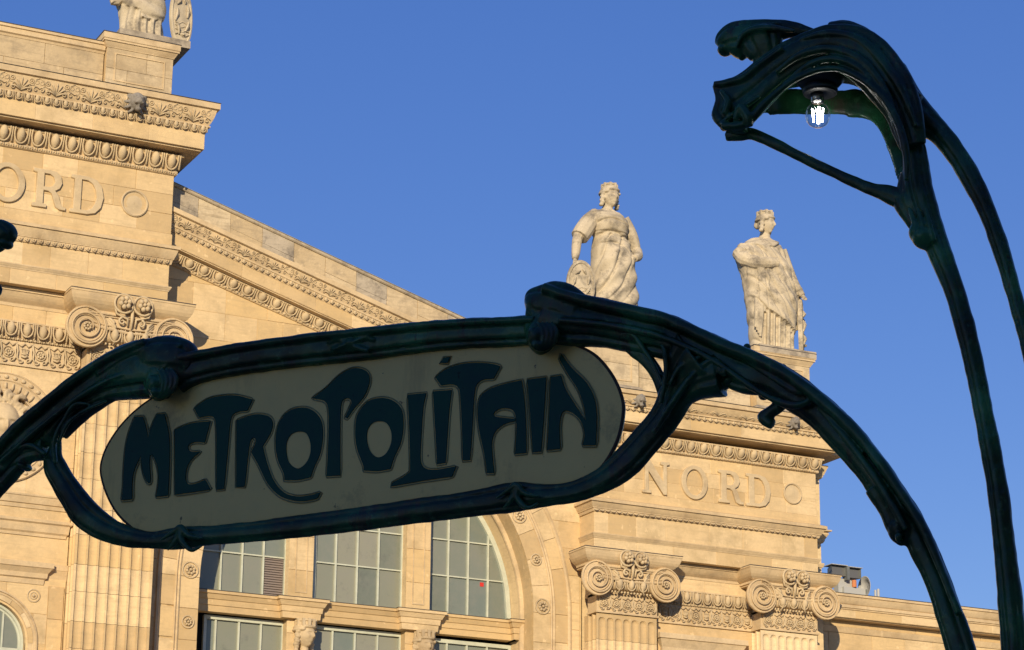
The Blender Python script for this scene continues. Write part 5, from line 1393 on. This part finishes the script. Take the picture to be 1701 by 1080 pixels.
LETS = [
 ('M', [Z1_([(65, 1030, C_), (160, 1022, C_), (160, 880), (180, 760), (240, 630, C_), (255, 760), (285, 850), (310, 876), (325, 850), (318, 720), (320, 640), (340, 622, C_), (375, 690), (398, 790), (395, 890), (375, 1000, C_), (482, 988, C_), (490, 850), (497, 640), (490, 440), (450, 258, C_), (385, 262, C_), (335, 370), (305, 480, C_), (285, 380), (255, 282, C_), (185, 285, C_), (130, 430), (100, 580), (85, 760), (80, 900)])]),
 ('E', [Z1_([(548, 980, C_), (545, 400, C_), (690, 345), (862, 325, C_), (812, 515, C_), (740, 508), (680, 525), (662, 565), (690, 598), (768, 598, C_), (690, 670), (650, 750), (640, 840), (665, 888), (730, 885), (815, 850, C_), (862, 935, C_), (700, 960)])]),
 ('T', [Z1_([(718, 208, C_), (830, 130), (960, 98), (1100, 95), (1240, 130, C_), (1195, 228, C_), (1120, 235), (1060, 270), (1038, 360), (1020, 560), (985, 930, C_), (920, 938, C_), (918, 700), (918, 430), (905, 310), (860, 275), (762, 290, C_)])]),
 ('R', [Z2_([(70, 915, C_), (72, 318, C_), (180, 275), (280, 262), (365, 285), (395, 345), (375, 430), (305, 550, C_), (340, 690), (400, 850), (490, 960), (600, 998), (720, 990), (825, 962, C_), (795, 1015, C_), (680, 1038), (560, 1030), (450, 985), (350, 880), (270, 720), (202, 600, C_), (240, 530), (245, 490), (222, 472), (195, 505), (178, 600), (145, 908, C_)])]),
 ('O', [Z2_([(502, 850, C_), (495, 790), (440, 660), (422, 500), (450, 350), (530, 240), (640, 203), (740, 220), (820, 300), (845, 420), (825, 600), (770, 730), (735, 825, C_), (620, 850)]), Z2_([(640, 415), (570, 435), (525, 500), (518, 600), (545, 700), (620, 748), (690, 705), (732, 620), (735, 520), (700, 435)])]),
 ('P', [Z3_([(50, 332, C_), (170, 245), (290, 130), (400, 70), (490, 72), (550, 115), (558, 200), (510, 320), (420, 430), (362, 515, C_), (342, 505, C_), (378, 430), (400, 370), (378, 335), (335, 340), (308, 390), (300, 560), (298, 1025, C_), (178, 1032, C_), (190, 800), (198, 560), (190, 410), (150, 355)])]),
 ('O', [Z3_([(512, 980, C_), (505, 930), (450, 780), (435, 620), (455, 480), (540, 370), (650, 333), (760, 350), (845, 430), (865, 560), (845, 720), (780, 870), (750, 965, C_), (640, 985)]), Z3_([(660, 538), (590, 555), (545, 620), (540, 720), (575, 820), (640, 865), (710, 830), (755, 740), (758, 640), (720, 560)])]),
 ('L', [Z4_([(185, 325, C_), (335, 312, C_), (312, 420), (298, 600), (288, 800), (295, 890), (340, 930), (430, 935), (580, 908, C_), (545, 990, C_), (300, 1025), (52, 1070, C_), (60, 1042, C_), (190, 965), (205, 900), (200, 650)])]),
 ('I', [Z4_([(392, 298, C_), (542, 286, C_), (520, 480), (505, 700), (492, 878, C_), (425, 888, C_), (415, 700), (402, 480)])]),
 ('I', [Z4_([(450, 62, C_), (478, 22, C_), (528, 18, C_), (508, 64, C_)])]),
 ('T', [Z4_([(412, 182, C_), (500, 115), (620, 75), (760, 65), (880, 75), (938, 92, C_), (885, 192, C_), (800, 200), (748, 240), (728, 320), (715, 520), (693, 855, C_), (635, 858, C_), (628, 600), (615, 350), (600, 270), (550, 238), (456, 246, C_)])]),
 ('A', [Z5_([(150, 1058, C_), (130, 900), (90, 720), (72, 560), (90, 420), (160, 350), (280, 305), (445, 268, C_), (465, 400), (480, 600), (485, 885, C_), (390, 895, C_), (402, 740), (402, 620), (385, 540), (340, 508), (265, 508), (212, 545), (230, 580), (395, 598, C_), (390, 614, C_), (300, 640), (225, 700), (192, 790), (195, 900), (210, 1058, C_)])]),
 ('I', [Z5_([(495, 262, C_), (655, 242, C_), (640, 500), (612, 875, C_), (542, 880, C_), (520, 560)])]),
 ('N', [Z5_([(665, 862, C_), (680, 620), (695, 240, C_), (782, 228, C_), (815, 335), (890, 460), (992, 615, C_), (985, 510), (930, 350), (840, 210), (770, 85, C_), (782, 45, C_), (870, 160), (990, 280), (1060, 410), (1085, 560), (1078, 820, C_), (968, 820, C_), (985, 720), (950, 610), (880, 545), (815, 525), (782, 570), (768, 680), (775, 850, C_)])]),
]
for ch, loops in LETS:
    L = [[S(x, y, .004) for x, y in cr(lp, 6, True)] for lp in loops]
    # thin pale outline behind each letter, then the letter itself
    o = bpy.data.objects.new('letter', flat_shape(L, .0022, 'letter', ENLET, .0004)); COL.objects.link(o)
    me = o.data; me.transform(Matrix.Translation((0, .0048, 0)) @ Matrix.Rotation(PI/2, 4, 'X')); Gc(o, panel)
    c0 = L[0]; n = len(c0); A = sum(c0[i][0]*c0[(i+1) % n][1]-c0[(i+1) % n][0]*c0[i][1] for i in range(n)); sg = 1 if A > 0 else -1
    ol = MB()
    off = []
    for i in range(n):
        a, b = c0[i-1], c0[(i+1) % n]; t = Vector((b[0]-a[0], b[1]-a[1])); t = t.normalized() if t.length else Vector((1, 0)); off.append((c0[i][0]+t.y*.0045*sg, .0035, c0[i][1]-t.x*.0045*sg))
    ol.tube(off, .0016, 5, closed=True); Gc(ol.build('letter_outline', ENLINE, None, smooth=True), panel)

# ================================================================== STREET LAMPS
GLB, tgb, bgb = mat_new('clear_bulb_glass'); bgb.inputs['Base Color'].default_value = (1, 1, 1, 1); bgb.inputs['Roughness'].default_value = .02; bgb.inputs['Transmission Weight'].default_value = 0
_tr = N_(tgb, 'ShaderNodeBsdfTransparent'); _gl = N_(tgb, 'ShaderNodeBsdfGlossy'); _gl.inputs['Roughness'].default_value = .03; _fr = N_(tgb, 'ShaderNodeLayerWeight'); _fr.inputs['Blend'].default_value = .35
_mx = N_(tgb, 'ShaderNodeMixShader'); tgb.links.new(mrange(tgb, _fr.outputs['Facing'], 0, 1, .06, .75), _mx.inputs[0]); tgb.links.new(_tr.outputs[0], _mx.inputs[1]); tgb.links.new(_gl.outputs[0], _mx.inputs[2]); tgb.links.new(_mx.outputs[0], tgb.nodes['Material Output'].inputs[0])
FIL, tf, bf = mat_new('glowing_filament'); bf.inputs['Base Color'].default_value = (1, 1, 1, 1); bf.inputs['Emission Color'].default_value = (1, .97, .9, 1); bf.inputs['Emission Strength'].default_value = 40
CHROME = simple('bulb_cap_metal', (.55, .55, .53), .25, 1)
SOCK = simple('black_socket', (.012, .012, .012), .45)
def build_lamp():
    root = empty('street_lamp', (S0.x, S0.y, 0)); props(root, 'dark green iron street lamp curling over a bare lit bulb, on the right', 'street lamp', 'iron lamps flanking the metro sign')
    P_ = lambda o: G(o, root)
    dN, dF = .07, -.11
    mb = MB()
    # stem
    ribbon(mb, [(1497, 215, 1527, 205, .0), (1502, 262, 1537, 245, .0), (1503, 310, 1548, 300, 0), (1515, 350, 1558, 345, 0), (1530, 390, 1570, 385, 0), (1545, 430, 1583, 425, 0), (1575, 505, 1608, 498, 0), (1600, 600, 1632, 595, 0), (1620, 700, 1652, 695, 0), (1638, 800, 1672, 795, 0), (1650, 900, 1685, 895, 0), (1658, 1000, 1698, 995, 0), (1664, 1090, 1708, 1085, 0), (1670, 1250, 1718, 1250, 0), (1674, 1450, 1724, 1450, 0)], .85, 0, groove=.13, k=6)
    ribbon(mb, [(1496, 285, 1512, 285, .0), (1488, 318, 1530, 315, 0), (1484, 338, 1536, 330, .0), (1503, 366, 1545, 356, 0), (1524, 396, 1555, 388, 0)], .6, .0, groove=.06)
    # collar
    lump(mb, 1535, 396, 19, 17, .035, .02, .5); lump(mb, 1524, 388, 12, 16, .03, .02)
    for q in range(3): vein(mb, [(1510+q*14, 345, 2), (1520+q*12, 372, 5), (1528+q*12, 400, 4)], 4, .04)
    o = P_(roughen(remesh(mb, 'stem', IRON, VX, 1)))
    # outer stem
    mb = MB()
    ribbon(mb, [(1455, 130, 1505, 110, -.04), (1485, 175, 1533, 160, -.05), (1515, 215, 1556, 185, -.05), (1545, 232, 1578, 212, -.05), (1575, 268, 1603, 245, -.05), (1603, 315, 1632, 295, -.05), (1632, 372, 1658, 355, -.05), (1656, 440, 1680, 425, -.05), (1680, 520, 1704, 508, -.05), (1702, 605, 1728, 598, -.05), (1725, 740, 1752, 738, -.05), (1740, 900, 1768, 900, -.05), (1748, 1100, 1778, 1100, -.05), (1750, 1400, 1782, 1400, -.05)], .9, -.05, groove=.10, k=6)
    P_(roughen(remesh(mb, 'outer_stem', IRON, VX, 1)))
    # hood: front rib, crest, nose
    mb = MB()
    ribbon(mb, [(1186, 140, 1208, 214), (1215, 131, 1240, 208), (1250, 112, 1262, 184), (1290, 82, 1295, 152), (1330, 58, 1335, 126), (1370, 44, 1380, 112), (1415, 44, 1418, 124), (1455, 68, 1445, 148), (1488, 108, 1470, 180), (1510, 148, 1488, 208), (1522, 190, 1498, 240), (1530, 225, 1503, 262)], .45, .03, groove=.10, k=7)
    # lower lip tendrils of the front rib
    vein(mb, [(1200, 210, 7), (1240, 205, 7), (1275, 168, 7), (1325, 130, 6), (1380, 114, 6), (1425, 128, 6), (1465, 160, 7), (1492, 205, 7), (1506, 262, 6), (1506, 300, 5)], 6, dN)
    vein(mb, [(1290, 120, 4), (1330, 92, 7), (1380, 82, 8), (1430, 100, 8), (1465, 140, 6), (1490, 190, 4)], 6, dN-.005)
    vein(mb, [(1300, 140, 3), (1345, 108, 6), (1385, 98, 7), (1425, 112, 6), (1450, 138, 3)], 6, dN)
    vein(mb, [(1330, 66, 4), (1380, 56, 8), (1430, 68, 8), (1475, 115, 8), (1505, 165, 6), (1522, 210, 4)], 6, dN-.02)
    ribbon(mb, [(1380, 39, 1380, 60, -.02), (1412, 38, 1410, 64, -.02), (1445, 52, 1436, 80, -.02), (1478, 82, 1462, 108, -.02), (1505, 122, 1488, 145, -.02), (1532, 158, 1512, 180, -.03)], 1.6, -.02, groove=.04)
    # nose: folded lip at the tip
    vein(mb, [(1186, 140, 5), (1205, 139, 7), (1235, 130, 8), (1262, 108, 7), (1300, 80, 6)], 6, .055)
    vein(mb, [(1188, 142, 5), (1194, 165, 7), (1190, 190, 8), (1202, 206, 8), (1222, 214, 8)], 7, .05)
    vein(mb, [(1196, 150, 4), (1210, 168, 7), (1204, 190, 6)], 6, .07); vein(mb, [(1222, 200, 5), (1230, 180, 8), (1242, 195, 9), (1245, 210, 6)], 7, .075)
    lump(mb, 1224, 214, 18, 9, .03, .045, .3); lump(mb, 1212, 180, 16, 22, .03, .035, .2)
    vein(mb, [(1196, 205, 2), (1225, 185, 5), (1262, 160, 3)], 5, .068)
    lump(mb, 1528, 170, 8, 14, .03, -.04)
    P_(roughen(remesh(mb, 'hood_rib', IRON, VX, 1)))
    # rear rib and the shell joining the two
    mb = MB()
    ribbon(mb, [(1215, 196, 1222, 220, .0), (1262, 160, 1264, 196, dF), (1300, 148, 1300, 190, dF), (1350, 150, 1350, 190, dF), (1400, 150, 1402, 190, dF), (1418, 148, 1420, 195, dF), (1450, 165, 1447, 200, dF), (1475, 190, 1462, 216, -.09), (1497, 240, 1482, 262, -.05), (1508, 290, 1494, 305, -.02)], .22, dF, groove=.03)
    P_(roughen(remesh(mb, 'rear_rib', IRON, VX, 1)))
    mb = MB()
    up_ = [(1240, 150, 1258, 176), (1285, 112, 1285, 150), (1330, 85, 1325, 140), (1375, 72, 1370, 135), (1415, 76, 1410, 135), (1455, 100, 1440, 150), (1482, 140, 1465, 185), (1500, 190, 1482, 235)]
    A = cr([(*S(x0, y0, .02),) for x0, y0, x1, y1 in up_], 4); B = cr([(*S(x1, y1, dF),) for x0, y0, x1, y1 in up_], 4)
    v = []; f = []; m = 7
    for a, b in zip(A, B):
        for k in range(m):
            t = k/(m-1); hgt = .045*math.sin(t*PI); v.append((a[0]+(b[0]-a[0])*t, .02+(dF-.02)*t, a[1]+(b[1]-a[1])*t+hgt))
    nA = len(A); v += [(x, y, z-.008) for x, y, z in v]; o_ = nA*m
    for i in range(nA-1):
        for k in range(m-1): f.append((i*m+k, i*m+k+1, (i+1)*m+k+1, (i+1)*m+k)); f.append((o_+i*m+k, o_+(i+1)*m+k, o_+(i+1)*m+k+1, o_+i*m+k+1))
    mb.add(v, f); P_(mb.build('hood_shell', IRON, None, smooth=True))
    # crest leaf
    mb = MB()
    ribbon(mb, [(1191, 72, 1203, 90), (1194, 56, 1218, 90), (1210, 42, 1232, 92), (1240, 36, 1250, 92), (1275, 34, 1285, 72), (1310, 36, 1315, 62), (1345, 46, 1345, 62), (1372, 54, 1368, 72)], .75, -.03, groove=.08)
    ribbon(mb, [(1222, 50, 1300, 50), (1228, 68, 1300, 66), (1240, 86, 1300, 82), (1250, 100, 1295, 96), (1250, 116, 1285, 118)], .5, -.02, groove=.10)
    lump(mb, 1204, 84, 11, 9, .025, -.03); lump(mb, 1234, 88, 8, 13, .02, -.03, .3); vein(mb, [(1222, 80, 4), (1238, 55, 6), (1275, 46, 6), (1320, 52, 3)], 5, .01)
    P_(roughen(remesh(mb, 'crest_leaf', IRON, VX, 1)))
    # rod
    mb = MB()
    ribbon(mb, [(1206, 218, 1208, 234, .03), (1228, 214, 1230, 233, .03), (1252, 214, 1250, 232, .02), (1290, 231, 1286, 248, .02), (1340, 256, 1334, 272, .01), (1400, 284, 1392, 300, .0), (1450, 304, 1440, 322, 0), (1478, 308, 1470, 336, 0), (1510, 318, 1502, 352, 0), (1530, 335, 1522, 362, 0)], .8, .02, groove=.05)
    P_(roughen(remesh(mb, 'lower_rod', IRON, VX, 1)))
    # socket and bulb
    bx, by, bd = 1360, 150, -.02
    a = S(1362, 140, bd); mb = MB()
    def lathe(mb, pr, c, d=bd, n=28):
        v = []; f = []
        for r, z in pr:
            for i in range(n): t = 2*PI*i/n; v.append((c[0]+r*math.cos(t), d+r*math.sin(t), c[1]+z))
        for j in range(len(pr)-1):
            for i in range(n): f.append((j*n+i, j*n+(i+1) % n, (j+1)*n+(i+1) % n, (j+1)*n+i))
        return mb.add(v, f)
    so = P_(lathe(MB(), [(.001, .07), (.052, .065), (.062, .04), (.060, .01), (.048, -.004), (.040, -.006), (.042, -.018), (.041, -.026), (.030, -.028), (.001, -.02)], a).build('socket', SOCK, None, smooth=True, angle=40))
    Gc(lathe(MB(), [(.040, -.012), (.0435, -.014), (.0435, -.019), (.040, -.021)], a).build('socket_ring', simple('socket_ring_metal', (.12, .13, .12), .35, .6), None, smooth=True), so)
    c = S(1358, 170, bd)
    bu = P_(lathe(MB(), [(.001, .02), (.0145, .02), (.0150, .006), (.0148, -.002), (.018, -.007), (.0255, -.015), (.0300, -.026), (.0308, -.036), (.0285, -.048), (.022, -.058), (.012, -.0640), (.001, -.0655)], c).build('bulb', GLB, None, smooth=True))
    Gc(lathe(MB(), [(.0005, .022), (.0155, .022), (.0160, .012), (.0155, .002), (.012, -.002), (.0005, -.003)], c).build('bulb_cap', CHROME, None, smooth=True), bu)
    for k, (dx, dy) in enumerate(((-.013, .004), (-.0045, -.008), (.0045, .006), (.013, -.003))):
        Gc(MB().tube([(c[0]+dx, bd+dy, c[1]-.016), (c[0]+dx*.75, bd+dy, c[1]-.052)], .0017, 7).build('filament', FIL, None, smooth=True), bu)
    return root
LAMP = build_lamp()
# its twin beyond the left edge of the picture: mirrored about the middle of the sign
smid = (S(168, 772)[0]+S(1034, 690)[0])/2
def mirror_copy(src):
    r = src.copy(); COL.objects.link(r)
    tip = S(1190, 90); tm = (2*smid-tip[0], tip[1]); goal = S(2, 412)      # where its tip shows at the picture's left edge
    MX = MS @ Matrix.Translation((goal[0], 0, goal[1])) @ Matrix.Rotation(.22, 4, 'Y') @ Matrix.Translation((-tm[0], 0, -tm[1])) @ Matrix.Translation((2*smid, 0, 0)) @ Matrix.Scale(-1, 4, (1, 0, 0))
    cache = {}
    for ch in [c for c in bpy.data.objects if c.parent == src]:
        c = ch.copy(); COL.objects.link(c); c.parent = r; c.matrix_parent_inverse = INV; c.matrix_basis = MX
        for g in [q for q in bpy.data.objects if q.parent == ch]:
            d = g.copy(); COL.objects.link(d); d.parent = c
    return r
LAMP2 = mirror_copy(LAMP); LAMP2['label'] = 'tip of a second dark iron lamp poking in at the left edge'

# ================================================================== GROUND, AND BUILDINGS ADDED OUT OF VIEW TO SHADE THE SIGN
def struct(name, mb, mat): o = mb.build(name, mat, None); o['kind'] = 'structure'; return o
ASPH = simple('asphalt', (.055, .054, .052), .9, var=(.6, (.04, .04, .04)), bumps=(30, .3, .01))
PAV = simple('pavement_stone', (.34, .30, .23), .85, var=(.8, (.27, .24, .18)), bumps=(20, .2, .01))
struct('ground', MB().add([(-1500, -1500, -.004), (1500, -1500, -.004), (1500, 1500, -.004), (-1500, 1500, -.004)], [(0, 1, 2, 3)]), PAV)
struct('road', MB().add([(-300, 22, 0), (300, 22, 0), (300, 50, 0), (-300, 50, 0)], [(0, 1, 2, 3)]), ASPH)
struct('pavement', MB().box(-12, 16, -6, 18, 0, .13), PAV)
HAUS = simple('cream_facade_plaster', (.55, .45, .29), .9, var=(.7, (.45, .37, .24)))
def shade_house(x0, x1, y0, y1, h, label):  # unseen block, added to keep sun and some sky light off the sign
    r = empty('added_shade_building', ((x0+x1)/2, (y0+y1)/2, 0)); props(r, label, 'building')
    ox, oy = (x0+x1)/2, (y0+y1)/2
    wl = MB().box(x0-ox, x1-ox, y0-oy, y1-oy, 0, h).build('wall', HAUS, r)
    MB().prism([(x0-ox+.3, h), (x1-ox-.3, h), (x1-ox-2, h+3.2), (x0-ox+2, h+3.2)], y0-oy+.5, y1-oy-.5).build('roof', ROOFM, r)
    MB().box(x0-ox-.1, x1-ox+.1, y1-oy, y1-oy+.4, h-.5, h).build('cornice', HAUS, r)
    n = int((x1-x0)/3)
    wm = MB().box(-.6, .6, 0, .06, 0, 2.1).mesh('window', PANE)
    for i in range(n):
        for j in range(int(h/3.4)):
            link('window', wm, r, (x0-ox+(i+.5)*(x1-x0)/n, y1-oy, 1+j*3.4))
shade_house(-34, -12, -34, -20, 19, 'plain unseen building added behind the viewer on the left to shade the sign')
shade_house(-11.6, 14, -36, -22, 21, 'plain unseen building added straight behind the viewer to shade the sign')
shade_house(14.5, 36, -34, -20, 20, 'plain unseen building added behind the viewer on the right to shade the sign')
shade_house(-44, -30, 10.5, 44, 19, 'plain unseen building added further along on the left to block sky light')
